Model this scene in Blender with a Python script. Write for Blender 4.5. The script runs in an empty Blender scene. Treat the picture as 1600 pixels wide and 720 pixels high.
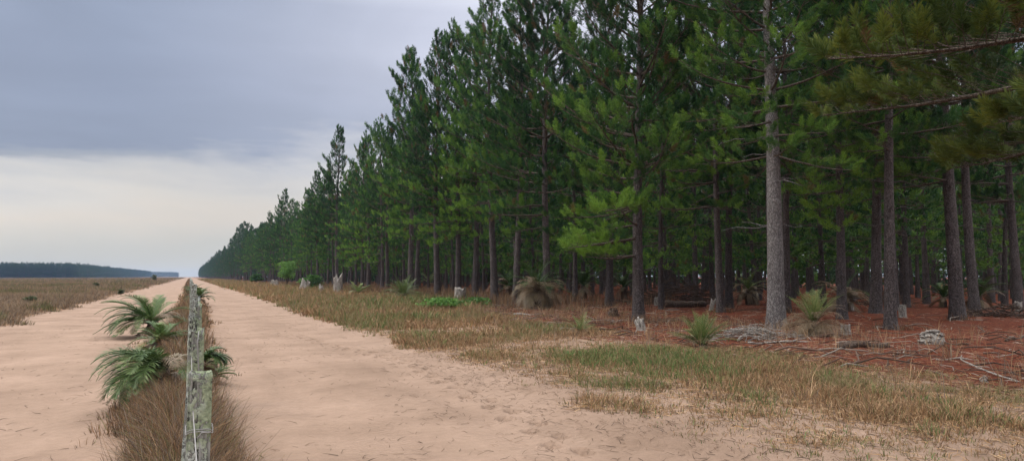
import bpy, math, random
import numpy as np
from mathutils import Vector, Matrix
R = math.radians
S = bpy.context.scene
COL = S.collection

# ------------------------------------------------------------------ camera
CH = 1.65                                   # eye height above the sand road
YAW, PITCH, FPX = R(23.45), R(3.55), 1160.0  # right of the fence line, upward, focal length in 1600-px units
cam = bpy.data.cameras.new('camera'); co = bpy.data.objects.new('camera', cam); COL.objects.link(co)
cam.sensor_width = 36; cam.lens = 36*FPX/1600; cam.clip_start = .05; cam.clip_end = 12000
co.location = (0, 0, CH); co.rotation_euler = (R(90)+PITCH, 0, -YAW)
S.camera = co
S.render.resolution_x = 1024; S.render.resolution_y = 460

# ------------------------------------------------------------------ light
SUN_EL, SUN_AZ = 43, -68                    # azimuth from +Y towards +X
sun = bpy.data.lights.new('sun', 'SUN'); so = bpy.data.objects.new('sun', sun); COL.objects.link(so)
sun.energy = 1.5; sun.angle = R(13); sun.color = (1, .95, .88)
so.rotation_euler = (R(90-SUN_EL), 0, R(180-SUN_AZ))
so.location = (0, 0, 60)
W = bpy.data.worlds.new('World'); S.world = W; W.use_nodes = True
S.view_settings.view_transform = 'Standard'; S.view_settings.look = 'None'
S.view_settings.exposure = 0.15; S.view_settings.gamma = 1
S.view_settings.use_curve_mapping = False

class NT:
    """small helper to write node trees"""
    def __init__(s, nt): s.nt = nt; nt.nodes.clear()
    def n(s, typ, ins=None, **kw):
        nd = s.nt.nodes.new(typ)
        for k, v in kw.items(): setattr(nd, k, v)
        for k, v in (ins or {}).items():
            sock = nd.inputs[k]
            if isinstance(v, bpy.types.NodeSocket): s.nt.links.new(v, sock)
            else: sock.default_value = v
        return nd
    def math(s, op, a, b=0.0, c=0.0, clamp=False):
        nd = s.n('ShaderNodeMath', {0: a, 1: b, 2: c}, operation=op); nd.use_clamp = clamp; return nd.outputs[0]
    def mix(s, f, a, b, mode='MIX'):
        nd = s.n('ShaderNodeMix', data_type='RGBA', blend_type=mode)
        for k, v in ((0, f), (6, a), (7, b)):
            if isinstance(v, bpy.types.NodeSocket): s.nt.links.new(v, nd.inputs[k])
            else: nd.inputs[k].default_value = v if k == 0 else (tuple(v)+(1,) if len(v) == 3 else v)
        return nd.outputs[2]
    def ramp(s, f, stops, interp='LINEAR'):
        nd = s.n('ShaderNodeValToRGB', {0: f}); cr = nd.color_ramp; cr.interpolation = interp
        while len(cr.elements) < len(stops): cr.elements.new(.5)
        for e, (p, c) in zip(cr.elements, stops):
            e.position = p; e.color = (c, c, c, 1) if isinstance(c, (int, float)) else tuple(c)+(1,)
        return nd.outputs[0]
    def noise(s, vec, scale, detail=4, rough=.55, dist=0.0):
        return s.n('ShaderNodeTexNoise', {'Vector': vec, 'Scale': scale, 'Detail': detail, 'Roughness': rough, 'Distortion': dist}).outputs[0]
    def scale(s, vec, v):
        return s.n('ShaderNodeMapping', {'Vector': vec, 'Scale': v}).outputs[0]

def build_sky():
    t = NT(W.node_tree)
    g = t.n('ShaderNodeTexCoord').outputs['Generated']
    sep = t.n('ShaderNodeSeparateXYZ', {0: g})
    x, y, z = sep.outputs
    # layered cloud deck: noise on the flattened direction
    zz = t.math('MAXIMUM', z, .0)
    vec = t.scale(g, (1.4, 1.4, 6.5))
    n1 = t.noise(vec, 1.5, 6, .55, .4)
    n2 = t.noise(t.scale(g, (1, 1, 3.0)), 5.0, 6, .6, .2)
    wob = t.math('ADD', t.math('MULTIPLY_ADD', n1, .26, -.13), t.math('MULTIPLY_ADD', n2, .10, -.05))
    # the deck's lower edge sinks towards the left horizon
    az = t.math('ARCTAN2', x, y)             # 0 along the road, + to the right
    fade = t.math('MULTIPLY', zz, 8.0, clamp=True)
    e = t.math('ADD', zz, t.math('MULTIPLY', wob, fade))
    e = t.math('ADD', e, t.math('MULTIPLY', az, -.05))
    deck = t.ramp(e, [(0, (.60, .61, .60)), (.035, (.60, .60, .58)), (.075, (.70, .65, .60)), (.105, (.67, .645, .62)), (.148, (.55, .555, .58)),
                      (.190, (.285, .33, .44)), (.24, (.29, .335, .45)), (.42, (.33, .385, .51)), (1, (.6, .63, .7))])
    bank = t.math('MULTIPLY', t.ramp(t.math('ADD', e, t.math('MULTIPLY_ADD', n2, .05, -.025)), [(.150, 0), (.168, 1), (.185, .35), (.215, 0)]), t.ramp(t.math('ADD', az, .35), [(.0, .9), (.42, 0)]))
    deck = t.mix(t.math('MULTIPLY', bank, .5), deck, (.19, .235, .33))
    # the brighter, thinner part of the deck over the plantation
    glow = t.math('SUBTRACT', 1, t.math('MULTIPLY', t.math('ABSOLUTE', t.math('SUBTRACT', az, .48)), 1.75), clamp=True)
    glow = t.math('MULTIPLY', glow, t.math('MULTIPLY', zz, 3.5, clamp=True))
    glow = t.math('MULTIPLY', t.math('POWER', glow, 1.3), t.math('MULTIPLY_ADD', n1, .5, .65), clamp=True)
    c = t.mix(glow, deck, (.80, .81, .93))
    # broad variation
    n3 = t.noise(t.scale(g, (1, 1, 3)), 2.6, 5, .5, .6)
    c = t.mix(1, c, t.ramp(n3, [(.3, .90), (.7, 1.07)]), 'MULTIPLY')
    # overcast zenith is about three times as bright as the horizon
    zen = t.ramp(z, [(.34, 0), (.70, 1)])
    c = t.mix(zen, c, (2.9, 2.9, 2.95))
    sky = t.n('ShaderNodeTexSky', sky_type='NISHITA', sun_disc=False, sun_elevation=R(SUN_EL), sun_rotation=R(SUN_AZ), air_density=1.2, dust_density=3)
    c10 = t.mix(1, c, (10, 10, 10), 'MULTIPLY')
    col = t.mix(.93, sky.outputs[0], c10)
    bg = t.n('ShaderNodeBackground', {'Color': col, 'Strength': .1})
    o = t.n('ShaderNodeOutputWorld'); t.nt.links.new(bg.outputs[0], o.inputs[0])
build_sky()

# ------------------------------------------------------------------ helpers
rng = np.random.default_rng(7)
random.seed(7)
FW = Vector((math.sin(YAW)*math.cos(PITCH), math.cos(YAW)*math.cos(PITCH), math.sin(PITCH)))
RT = Vector((math.cos(YAW), -math.sin(YAW), 0)); UP = RT.cross(FW)

def at(u, v):
    """ground point seen at a place of the photograph (used to survey where things stand)"""
    d = FW + RT*((u-800)/FPX) - UP*((v-360)/FPX)
    k = -CH/d.z
    return d.x*k, d.y*k

def hash2(ix, iy, s=0):
    n = ix.astype(np.int64).astype(np.uint32)*np.uint32(374761393)
    n = n+iy.astype(np.int64).astype(np.uint32)*np.uint32(668265263)+np.uint32(s*1442695041 & 0xffffffff)
    n ^= n >> np.uint32(13); n *= np.uint32(1274126177); n ^= n >> np.uint32(16)
    return (n & np.uint32(0xffffff))*(1/16777215.0)
def vnoise(x, y, s=0):
    x = np.asarray(x, float); y = np.asarray(y, float)
    ix = np.floor(x); iy = np.floor(y); fx = x-ix; fy = y-iy
    fx = fx*fx*(3-2*fx); fy = fy*fy*(3-2*fy)
    a = hash2(ix, iy, s); b = hash2(ix+1, iy, s); c = hash2(ix, iy+1, s); d = hash2(ix+1, iy+1, s)
    return (a*(1-fx)+b*fx)*(1-fy)+(c*(1-fx)+d*fx)*fy
def fbm(x, y, o=4, s=0):
    r = 0; a = .5; t = 0
    for i in range(o):
        r = r+a*vnoise(np.asarray(x)*2**i+13.7*i, np.asarray(y)*2**i+7.1*i, s+i); t += a; a *= .5
    return r/t
def sstep(a, b, x):
    t = np.clip((np.asarray(x, float)-a)/(b-a), 0, 1); return t*t*(3-2*t)

def make_mesh(name, V, F, mats, C=None, smooth=False, mi=None):
    """numpy arrays to a mesh; F is (n,3) or (n,4); C an optional per-vertex colour"""
    V = np.asarray(V, np.float32); F = np.asarray(F, np.int32)
    me = bpy.data.meshes.new(name)
    me.vertices.add(len(V)); me.vertices.foreach_set('co', V.ravel())
    k = F.shape[1]
    me.loops.add(F.size); me.loops.foreach_set('vertex_index', F.ravel())
    me.polygons.add(len(F)); me.polygons.foreach_set('loop_start', np.arange(0, F.size, k, dtype=np.int32))
    me.polygons.foreach_set('loop_total', np.full(len(F), k, np.int32))
    if smooth: me.polygons.foreach_set('use_smooth', np.ones(len(F), bool))
    if C is not None:
        a = me.attributes.new('tint', 'FLOAT_COLOR', 'POINT')
        a.data.foreach_set('color', np.c_[C, np.ones(len(C))].astype(np.float32).ravel())
    for m in (mats if isinstance(mats, (list, tuple)) else [mats]): me.materials.append(m)
    if mi is not None: me.polygons.foreach_set('material_index', mi.astype(np.int32))
    me.update(calc_edges=True)
    return me
def link(name, me, parent=None):
    o = bpy.data.objects.new(name, me); COL.objects.link(o)
    if parent: o.parent = parent
    return o
def tag(o, label=None, cat=None, group=None, kind=None):
    for k, v in (('label', label), ('category', cat), ('group', group), ('kind', kind)):
        if v: o[k] = v
    return o
def empty(name, loc, label, cat, group=None, rz=0, sc=1):
    o = bpy.data.objects.new(name, None); COL.objects.link(o); o.empty_display_size = .2
    o.location = loc; o.rotation_euler = (0, 0, rz); o.scale = (sc, sc, sc)
    return tag(o, label, cat, group)

class Acc:
    """collects triangles / colours for one mesh"""
    def __init__(s): s.V = []; s.F = []; s.C = []; s.n = 0
    def add(s, V, F, C=None):
        V = np.asarray(V, float); F = np.asarray(F, int)
        if F.shape[1] == 4: F = np.r_[F[:, [0, 1, 2]], F[:, [0, 2, 3]]]
        s.V.append(V); s.F.append(F+s.n); s.n += len(V)
        if C is None: C = (1, 1, 1)
        C = np.asarray(C, float)
        s.C.append(np.broadcast_to(C, (len(V), 3)) if C.ndim == 1 else C)
    def mesh(s, name, mat, smooth=False):
        return make_mesh(name, np.concatenate(s.V), np.concatenate(s.F), mat, np.concatenate(s.C), smooth)

def tube(P, r, k=6, cap=True):
    """tube along points P with radii r"""
    P = np.asarray(P, float); n = len(P); r = np.broadcast_to(np.asarray(r, float), (n,))
    T = np.gradient(P, axis=0); T /= np.linalg.norm(T, axis=1)[:, None]+1e-9
    ref = np.array([0, 0, 1.]) if abs(T[0, 2]) < .8 else np.array([1., 0, 0])
    A = np.cross(T, ref); A /= np.linalg.norm(A, axis=1)[:, None]+1e-9; B = np.cross(T, A)
    th = np.arange(k)/k*2*math.pi
    V = P[:, None]+r[:, None, None]*(A[:, None]*np.cos(th)[None, :, None]+B[:, None]*np.sin(th)[None, :, None])
    V = V.reshape(-1, 3); i = np.arange(n-1)[:, None]*k; j = np.arange(k)[None]; j2 = (j+1) % k
    F = np.stack([i+j, i+j2, i+k+j2, i+k+j], -1).reshape(-1, 4)
    F = np.r_[F[:, [0, 1, 2]], F[:, [0, 2, 3]]]
    if cap:
        V = np.r_[V, P[:1], P[-1:]]; a = len(V)-2; jj = np.arange(k)
        F = np.r_[F, np.stack([np.full(k, a), (jj+1) % k, jj], 1), np.stack([np.full(k, a+1), (n-1)*k+jj, (n-1)*k+(jj+1) % k], 1)]
    return V, F

# ------------------------------------------------------------------ materials
def mat(name):
    m = bpy.data.materials.new(name); m.use_nodes = True; return m, NT(m.node_tree)
def finish(t, col, rough=.9, bump=None, bs=.3, bd=.02, trans=0.0, spec=.2):
    p = t.n('ShaderNodeBsdfPrincipled', {'Base Color': col, 'Roughness': rough, 'Specular IOR Level': spec})
    if bump is not None:
        b = t.n('ShaderNodeBump', {'Height': bump, 'Strength': bs, 'Distance': bd}); t.nt.links.new(b.outputs[0], p.inputs['Normal'])
    sh = p.outputs[0]
    if trans:
        tr = t.n('ShaderNodeBsdfTranslucent', {'Color': col}); mx = t.n('ShaderNodeMixShader', {0: trans}); 
        t.nt.links.new(sh, mx.inputs[1]); t.nt.links.new(tr.outputs[0], mx.inputs[2]); sh = mx.outputs[0]
    o = t.n('ShaderNodeOutputMaterial'); t.nt.links.new(sh, o.inputs[0])

def sand_colour(t, p):
    a = t.noise(p, .55, 5, .6); b = t.noise(p, 9, 4, .7); c = t.noise(p, 170, 2, .7)
    s = t.ramp(a, [(.3, (.212, .144, .104)), (.5, (.265, .183, .134)), (.72, (.318, .222, .165))])
    s = t.mix(1, s, t.ramp(b, [(.3, .93), (.7, 1.05)]), 'MULTIPLY')
    s = t.mix(1, s, t.ramp(c, [(.3, .90), (.7, 1.08)]), 'MULTIPLY')
    # sparse dark bits of organic litter
    d = t.noise(t.scale(p, (34, 120, 60)), 1, 3, .6, .5)
    s = t.mix(t.ramp(d, [(.70, 0), (.76, .75)]), s, (.10, .065, .045))
    return s
def sand_bump(t, p):
    wv = t.n('ShaderNodeTexWave', {'Vector': p, 'Scale': 3.4, 'Distortion': 5, 'Detail': 3, 'Detail Scale': 1.6}, bands_direction='Y').outputs[1]
    band = t.ramp(t.noise(t.scale(p, (1.1, .22, 1)), 1, 3), [(.48, 0), (.60, 1)])
    rip = t.noise(t.scale(p, (1.2, 15, 1)), 1.0, 4, .6, 1.2)
    fine = t.noise(p, 38, 5, .7); mid = t.noise(p, 5, 4, .6)
    h = t.math('MULTIPLY_ADD', rip, .7, t.math('MULTIPLY', fine, .35))
    return t.math('ADD', t.math('ADD', h, t.math('MULTIPLY', mid, 1.2)), t.math('MULTIPLY', t.math('MULTIPLY', wv, band), .6))
M = {}
m, t = mat('sand'); p = t.n('ShaderNodeTexCoord').outputs['Object']
finish(t, sand_colour(t, p), .95, sand_bump(t, p), .8, .035, spec=.1); M['sand'] = m

m, t = mat('ground'); p = t.n('ShaderNodeTexCoord').outputs['Object']
att = t.n('ShaderNodeAttribute', attribute_name='tint'); sp = t.n('ShaderNodeSeparateColor', {0: att.outputs['Color']})
sa = sand_colour(t, p)
lit = t.noise(t.scale(p, (1, 1, 1)), 14, 6, .75, .6); big = t.noise(p, .9, 5, .6)
litter = t.ramp(lit, [(.28, (.022, .009, .007)), (.45, (.090, .026, .015)), (.6, (.18, .053, .027)), (.78, (.22, .10, .065))])
litter = t.mix(t.ramp(big, [(.45, 0), (.7, .6)]), litter, (.10, .055, .04))
dry = t.ramp(t.noise(p, 22, 5, .75, .5), [(.3, (.09, .052, .034)), (.5, (.21, .128, .080)), (.7, (.34, .22, .145))])
brk = t.noise(p, 2.6, 6, .7)
def soft(v, w=.16):        # break the mask edge with noise
    q = t.math('ADD', v, t.math('MULTIPLY_ADD', brk, .9, -.45)); return t.ramp(q, [(.5-w, 0), (.5+w, 1)])
c = t.mix(soft(sp.outputs[0]), sa, dry)
c = t.mix(soft(sp.outputs[1]), c, litter)
finish(t, c, .95, t.math('ADD', t.math('MULTIPLY', lit, .8), t.noise(p, 5, 5, .7)), .7, .05, spec=.05); M['ground'] = m

def foliage(name, lo, mid, hi, trans=.25, rough=.55, var=.25, dead=(.16, .09, .045)):
    m, t = mat(name)
    att = t.n('ShaderNodeAttribute', attribute_name='tint'); sp = t.n('ShaderNodeSeparateColor', {0: att.outputs['Color']})
    oi = t.n('ShaderNodeObjectInfo').outputs['Random']
    f = t.math('ADD', sp.outputs[0], t.math('MULTIPLY_ADD', oi, var, -var/2), clamp=True)
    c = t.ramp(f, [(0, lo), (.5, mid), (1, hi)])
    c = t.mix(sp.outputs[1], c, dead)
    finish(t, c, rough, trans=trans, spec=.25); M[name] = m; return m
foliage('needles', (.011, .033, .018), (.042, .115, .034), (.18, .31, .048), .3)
foliage('needles_olive', (.020, .034, .010), (.060, .095, .020), (.17, .20, .035), .3)
foliage('needles_far', (.022, .044, .030), (.036, .078, .036), (.07, .13, .042), .3)
foliage('palm_leaf', (.024, .055, .016), (.075, .13, .035), (.21, .25, .085), .15, .4, .1, (.215, .15, .10))
foliage('bush_leaf', (.055, .07, .035), (.095, .11, .05), (.15, .16, .08), .2, .6, .1)
foliage('broad_leaf', (.03, .075, .02), (.07, .16, .035), (.16, .30, .07), .3, .5, .1)
m, t = mat('grass'); att = t.n('ShaderNodeAttribute', attribute_name='tint')
finish(t, att.outputs['Color'], .75, trans=.2, spec=.15); M['grass'] = m

def bark(name, dark, mid, pale, pale_amt):
    m, t = mat(name); p = t.n('ShaderNodeTexCoord').outputs['Object']
    pl = t.n('ShaderNodeTexVoronoi', {'Vector': t.scale(p, (15, 15, 5.0)), 'Scale': 1.9, 'Randomness': 1}, feature='DISTANCE_TO_EDGE').outputs[0]
    n = t.noise(t.scale(p, (6, 6, 2.2)), 2.2, 6, .7, .4)
    crack = t.ramp(t.math('ADD', pl, t.math('MULTIPLY_ADD', t.noise(t.scale(p, (20, 20, 7)), 1.5, 5, .7), .5, -.25)), [(-.0, .25), (.22, 1)])
    c = t.ramp(n, [(.3, dark), (.5, mid), (.72, pale)])
    big = t.noise(p, .9, 4, .6); c = t.mix(t.ramp(big, [(.4, 0), (.65, pale_amt)]), c, pale)
    c = t.mix(crack, tuple(v*.55 for v in dark), c)
    finish(t, c, .9, t.math('ADD', t.math('MULTIPLY', crack, .7), n), .9, .03, spec=.1); M[name] = m
bark('bark', (.045, .036, .034), (.105, .088, .085), (.19, .165, .16), .45)
bark('bark_pale', (.085, .075, .072), (.185, .168, .163), (.32, .30, .29), .55)
bark('twig', (.07, .055, .045), (.14, .11, .09), (.24, .20, .17), .4)

m, t = mat('dead_wood'); p = t.n('ShaderNodeTexCoord').outputs['Object']
n = t.noise(t.scale(p, (9, 9, 2)), 3, 6, .7, .5); n2 = t.noise(p, 3, 5, .6)
c = t.ramp(n, [(.34, (.03, .025, .02)), (.46, (.22, .195, .17)), (.72, (.47, .44, .40))]); c = t.mix(t.ramp(n2, [(.55, 0), (.7, .6)]), c, (.16, .12, .09))
finish(t, c, .9, n, 1, .03); M['dead_wood'] = m
m, t = mat('dark_wood'); p = t.n('ShaderNodeTexCoord').outputs['Object']
n = t.noise(t.scale(p, (9, 9, 4)), 3, 6, .7, .5)
finish(t, t.ramp(n, [(.3, (.02, .014, .011)), (.5, (.075, .05, .038)), (.72, (.17, .13, .10))]), .9, n, 1, .03); M['dark_wood'] = m

m, t = mat('post_wood'); p = t.n('ShaderNodeTexCoord').outputs['Object']
gr = t.noise(t.scale(p, (70, 70, 3.5)), 1, 6, .7, .9); gr2 = t.noise(t.scale(p, (26, 26, 2.2)), 1, 5, .65, 1.0)
wood = t.ramp(gr, [(.28, (.035, .032, .028)), (.42, (.15, .145, .13)), (.6, (.27, .265, .24)), (.8, (.38, .375, .34))])
wood = t.mix(t.ramp(gr2, [(.40, .95), (.47, 0)]), wood, (.02, .018, .015))
cr = t.noise(t.scale(p, (1, 1, .6)), 46, 5, .75, .5); cl = t.noise(p, 7.5, 5, .7)
lich = t.ramp(t.math('ADD', cr, cl), [(.98, 0), (1.08, 1)])
gcol = t.ramp(t.noise(p, 60, 4, .7), [(.3, (.17, .20, .13)), (.6, (.30, .335, .22)), (.8, (.42, .45, .34))])
wcol = t.ramp(t.noise(p, 90, 4, .7), [(.3, (.26, .28, .25)), (.7, (.56, .58, .53))])
which = t.ramp(t.noise(p, 6, 4, .6), [(.42, 0), (.56, 1)])
c = t.mix(lich, wood, t.mix(which, gcol, wcol))
finish(t, c, .95, t.math('ADD', t.math('MULTIPLY', gr2, 1.2), t.math('MULTIPLY', t.math('MULTIPLY', lich, cr), 2.0)), 1.0, .006, spec=.05); M['post_wood'] = m
m, t = mat('wire'); finish(t, (.24, .23, .22, 1), .5, spec=.5); M['wire'] = m

# ------------------------------------------------------------------ terrain
def edges(y):
    """irregular edges of the two sand tracks: left track a..b, right track c..d"""
    y = np.asarray(y, float); f = np.clip(y/12, .7, 3)
    a = -4.9-.9*fbm(y*.25, 3.1+0*y, 3, 1)*f*.6-.25*vnoise(y*1.3, 1+0*y, 2)
    b = -.36-.16*sstep(5, 7.5, y)-.35*sstep(7.5, 9, y)*sstep(26, 20, y)-.3*sstep(8, 20, y)-.45*(fbm(y*.5, 8.2+0*y, 3, 3)-.5)
    c = .36+.6*sstep(9, 40, y)+.5*(fbm(y*.6, 2.2+0*y, 3, 4)-.5)+.12*vnoise(y*3, 5+0*y, 5)
    d = 4.75+1.0*(fbm(y*.3, 6.6+0*y, 4, 6)-.5)+.35*(vnoise(y*2, 2+0*y, 7)-.5)-.6*sstep(13, 8, y)+.5*sstep(7, 4, y)
    return a, b, c, d
steps = []                                          # footprints along the verge side of the right track
_pts = [at(u, v) for u, v in ((470, 520), (505, 532), (560, 542), (640, 562), (700, 590), (745, 612), (790, 634), (850, 662), (900, 695), (960, 735))]
for (x0, y0), (x1, y1) in zip(_pts[:-1], _pts[1:]):
    L = math.hypot(x1-x0, y1-y0); k = max(1, int(L/.34))
    for i in range(k):
        f = i/k; s_ = -1 if (len(steps) % 2) else 1
        steps.append((x0+(x1-x0)*f+.11*s_+random.uniform(-.04, .04), y0+(y1-y0)*f+random.uniform(-.05, .05)))
def height(x, y):
    x = np.asarray(x, float); y = np.asarray(y, float)
    a, b, c, d = edges(y)
    h = .05*(fbm(x*.35, y*.35, 3, 20)-.5)
    trk = sstep(a-.5, a+.4, x)*sstep(b+.4, b-.4, x)+sstep(c-.3, c+.4, x)*sstep(d+.6, d-.4, x)
    h = h-.07*trk+.03*(fbm(x*1.6, y*1.6, 3, 21)-.5)+.014*(fbm(x*6, y*6, 2, 22)-.5)*(np.abs(y) < 60)
    h = h+.10*np.exp(-((x+.3)/.5)**2)
    for r in (1.5, 3.3):                                 # faint wheel ruts
        h = h-.018*np.exp(-((x-r-.15*(fbm(y*.1, r+0*y, 2, 9)-.5))/.22)**2)-.018*np.exp(-((x+r+.1)/.22)**2)
    h = h+.12*sstep(6, 14, x)*fbm(x*.2, y*.2, 3, 23)+.08*sstep(12, 18, x)*(fbm(x*.7, y*.7, 3, 24))
    return h
def litter_edge(y):
    return 11.3+4.6*sstep(26, 42, y)+2.2*(fbm(y*.3, 4.4+0*np.asarray(y, float), 3, 30)-.5)
_pat = [(990, 562, 150, 20, 1.0, 1), (1080, 573, 62, 18, 1, 1), (1200, 600, 170, 34, 1.0, 0), (1330, 625, 130, 34, 1.0, 0), (1400, 650, 95, 26, 1.0, 0), (1240, 560, 150, 20, .9, 0),
       (1470, 645, 55, 28, .9, .35), (960, 634, 78, 16, .8, .15), (890, 590, 34, 12, .8, .2), (965, 600, 44, 11, .8, .8), (1050, 652, 42, 10, .4, 0), (1140, 642, 55, 13, .5, 0), (1555, 668, 45, 22, .8, .2),
       (1510, 625, 110, 13, .55, 0), (1195, 628, 16, 9, 1, 1), (765, 556, 75, 10, .7, .1), (690, 532, 90, 13, 1, .1), (840, 545, 70, 10, .5, .1), (860, 518, 90, 10, .6, 0), (1450, 592, 70, 11, .45, 0), (1350, 706, 80, 12, .4, .1),
       (1230, 704, 34, 12, .35, .6), (1480, 694, 42, 10, .6, .5), (1030, 588, 40, 9, .8, .9), (790, 575, 60, 7, .35, .1), (1130, 600, 50, 14, .7, .3)]
_blobs = []
for _u, _v, _du, _dv, _st, _g in _pat:
    _c = at(_u, _v); _a = at(_u, _v-_dv); _b = at(_u, _v+_dv); _e = at(_u+_du, _v)
    _blobs.append((_c[0]*.3+(_a[0]+_b[0])*.35, _c[1]*.3+(_a[1]+_b[1])*.35, math.dist(_c, _e), math.dist(_a, _b)/2, _st, _g))
def blob_field(x, y):
    """coverage and greenness of the surveyed patches"""
    x = np.asarray(x, float); y = np.asarray(y, float); D_ = np.zeros(x.shape); G_ = np.zeros(x.shape)
    wx = x+.9*(fbm(x*1.1, y*1.1, 3, 201)-.5); wy = y+1.8*(fbm(x*1.1, y*1.1, 3, 202)-.5)
    cy_, sy_ = math.cos(YAW), math.sin(YAW)
    for bx_, by_, ru, rv, st_, g_ in _blobs:
        p_ = ((wx-bx_)*cy_-(wy-by_)*sy_)/ru; q_ = ((wx-bx_)*sy_+(wy-by_)*cy_)/rv
        v_ = np.exp(-(p_*p_+q_*q_)**1.4)*st_
        D_ = np.maximum(D_, v_); G_ = np.maximum(G_, v_*g_)
    return D_, G_
def verge_density(x, y):
    """0..1, how much grass grows on the strip right of the track"""
    d = edges(y)[3]
    near = sstep(13, 5, y)
    g = sstep(d-.2, d+.55+1.5*near, x)
    pat = fbm(x*.55, y*.55, 4, 40)
    k = sstep(.33+.05*near, .56+.03*near, pat-.10*sstep(d+4, d+1, x)*near+.10*sstep(7.5, 9.5, x))
    le = litter_edge(y)
    nearf = sstep(24, 18, x*math.sin(YAW)+y*math.cos(YAW)); B_ = blob_field(x, y)[0]
    k = k*(1-nearf)+nearf*np.clip(B_*(.45+.8*pat)*1.15+.12*pat, 0, 1); k = np.maximum(k, .8*sstep(20, 26, y)); g = np.maximum(g, nearf*sstep(.4, .7, B_)); return g*(.07+.93*k)*(1-.93*sstep(le-1.0, le+.8, x))

def spread(segs):
    out = []
    for a, b, st, gr in segs:
        v = a
        while v < b: out.append(v); v += st; st *= gr
    return np.array(out)
xs = np.r_[-spread([(14, 3200, .6, 1.09)])[::-1], np.arange(-14, -5.9, .18), np.arange(-5.9, 7.6, .05), np.arange(7.6, 26, .16), spread([(26, 3200, .4, 1.08)])]
ys = np.r_[-spread([(4, 3200, .5, 1.12)])[::-1], np.arange(-4, 3, .25), np.arange(3, 15, .05), spread([(15, 3200, .06, 1.0105)])]
X, Y = np.meshgrid(xs, ys); Z = height(X, Y)
for sx, sy in steps:
    i0, i1 = np.searchsorted(ys, (sy-.4, sy+.4)); j0, j1 = np.searchsorted(xs, (sx-.4, sx+.4))
    q = ((X[i0:i1, j0:j1]-sx)/.075)**2+((Y[i0:i1, j0:j1]-sy)/.13)**2
    Z[i0:i1, j0:j1] += -.16*np.exp(-q**2)+.018*np.exp(-((np.sqrt(q)-1.45)/.4)**2)
nx, ny = len(xs), len(ys)
V = np.c_[X.ravel(), Y.ravel(), Z.ravel()]
i = np.arange(ny-1)[:, None]*nx; j = np.arange(nx-1)[None]
F = np.stack([i+j, i+j+1, i+nx+j+1, i+nx+j], -1).reshape(-1, 4)
cx = (X[:-1, :-1]+X[1:, 1:])/2; cy = (Y[:-1, :-1]+Y[1:, 1:])/2
ea, eb, ec, ed = edges(cy); far = cy < 2500
jig = .16*(vnoise(cx*4, cy*4, 50)-.5)
inL = ((cx > ea+jig) & (cx < eb+jig) & far).ravel(); inR = ((cx > ec+jig) & (cx < ed+jig) & far).ravel()
VA = V[:, 0]; VB = V[:, 1]
va, vb, vc, vd = edges(VB)
dens = verge_density(VA, VB)
grassy = sstep(va+.1, va-.5, VA)*.95 + (VA > -2.5)*(VA < 2)*np.clip(.75*sstep(vb-.1, vb+.35, VA)*sstep(vc+.15, vc-.3, VA), 0, 1) + (VA > vd)*(.05+.75*dens)*(.5+.5*sstep(8, 16, VB))
le = litter_edge(VB)
lit_m = sstep(le-1.6, le+.9, VA)*(VA > 0)*.97+.22*sstep(vd+.8, vd+5, VA)*(VA > 4)
Cg = np.c_[np.clip(grassy, 0, 1), np.clip(lit_m, 0, 1), np.zeros(len(V))]
def sub(name, mask, m_, C=None):
    f = F[mask]; u, inv = np.unique(f, return_inverse=True)
    return link(name, make_mesh(name, V[u], inv.reshape(-1, 4), m_, None if C is None else C[u], True))
tag(sub('ground', ~(inL | inR), M['ground'], Cg), kind='structure')
tag(sub('sand_road', inR, M['sand']), kind='structure')
tag(sub('sand_track', inL, M['sand']), kind='structure')
def H(x, y): return float(height(np.array([x]), np.array([y]))[0])

# ------------------------------------------------------------------ grass
def blades(P, h, w, lean, col, seg=2, az=None):
    """P base points (n,3), one curved blade each"""
    n = len(P); az = rng.uniform(0, 2*math.pi, n) if az is None else az
    d = np.c_[np.cos(az), np.sin(az), np.zeros(n)]; s = np.c_[-np.sin(az), np.cos(az), np.zeros(n)]
    fa = rng.uniform(0, math.pi, n); s = s*np.cos(fa)[:, None]+d*np.sin(fa)[:, None]
    h = np.asarray(h)[:, None]; w = np.asarray(w)[:, None]; lean = np.asarray(lean)[:, None]; up = np.array([0, 0, 1.])
    if seg == 1:
        V = np.stack([P-s*w/2, P+s*w/2, P+d*lean*h+up*h], 1).reshape(-1, 3)
        F = np.arange(3*n).reshape(-1, 3); k = 3
    else:
        m = P+d*lean*h*.32+up*h*.55; tp = P+d*lean*h+up*h*.95*(1-.25*lean)
        V = np.stack([P-s*w/2, P+s*w/2, m-s*w*.35, m+s*w*.35, tp], 1).reshape(-1, 3)
        b = np.arange(n)[:, None]*5
        F = np.concatenate([b+[0, 1, 3], b+[0, 3, 2], b+[2, 3, 4]]); k = 5
    return V, F, np.repeat(col, k, 0)
def pick(cols, n, p=None, jit=.25):
    c = np.array(cols)[rng.choice(len(cols), n, p=p)]
    return c*rng.uniform(1-jit, 1+jit, (n, 1))
STRAW, TAN, OLIVE, GREEN, BROWN, RUST, GREY = (.40, .27, .155), (.27, .17, .095), (.13, .13, .05), (.085, .16, .045), (.13, .08, .05), (.205, .115, .06), (.20, .165, .13)

def tufted(px, py, k, r):
    """k blades about each tuft centre"""
    n = len(px)*k; a = rng.uniform(0, 2*math.pi, n); q = np.repeat(np.broadcast_to(r, len(px)), k)*np.sqrt(rng.uniform(0, 1, n))
    return np.repeat(px, k)+q*np.cos(a), np.repeat(py, k)+q*np.sin(a), a

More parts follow.
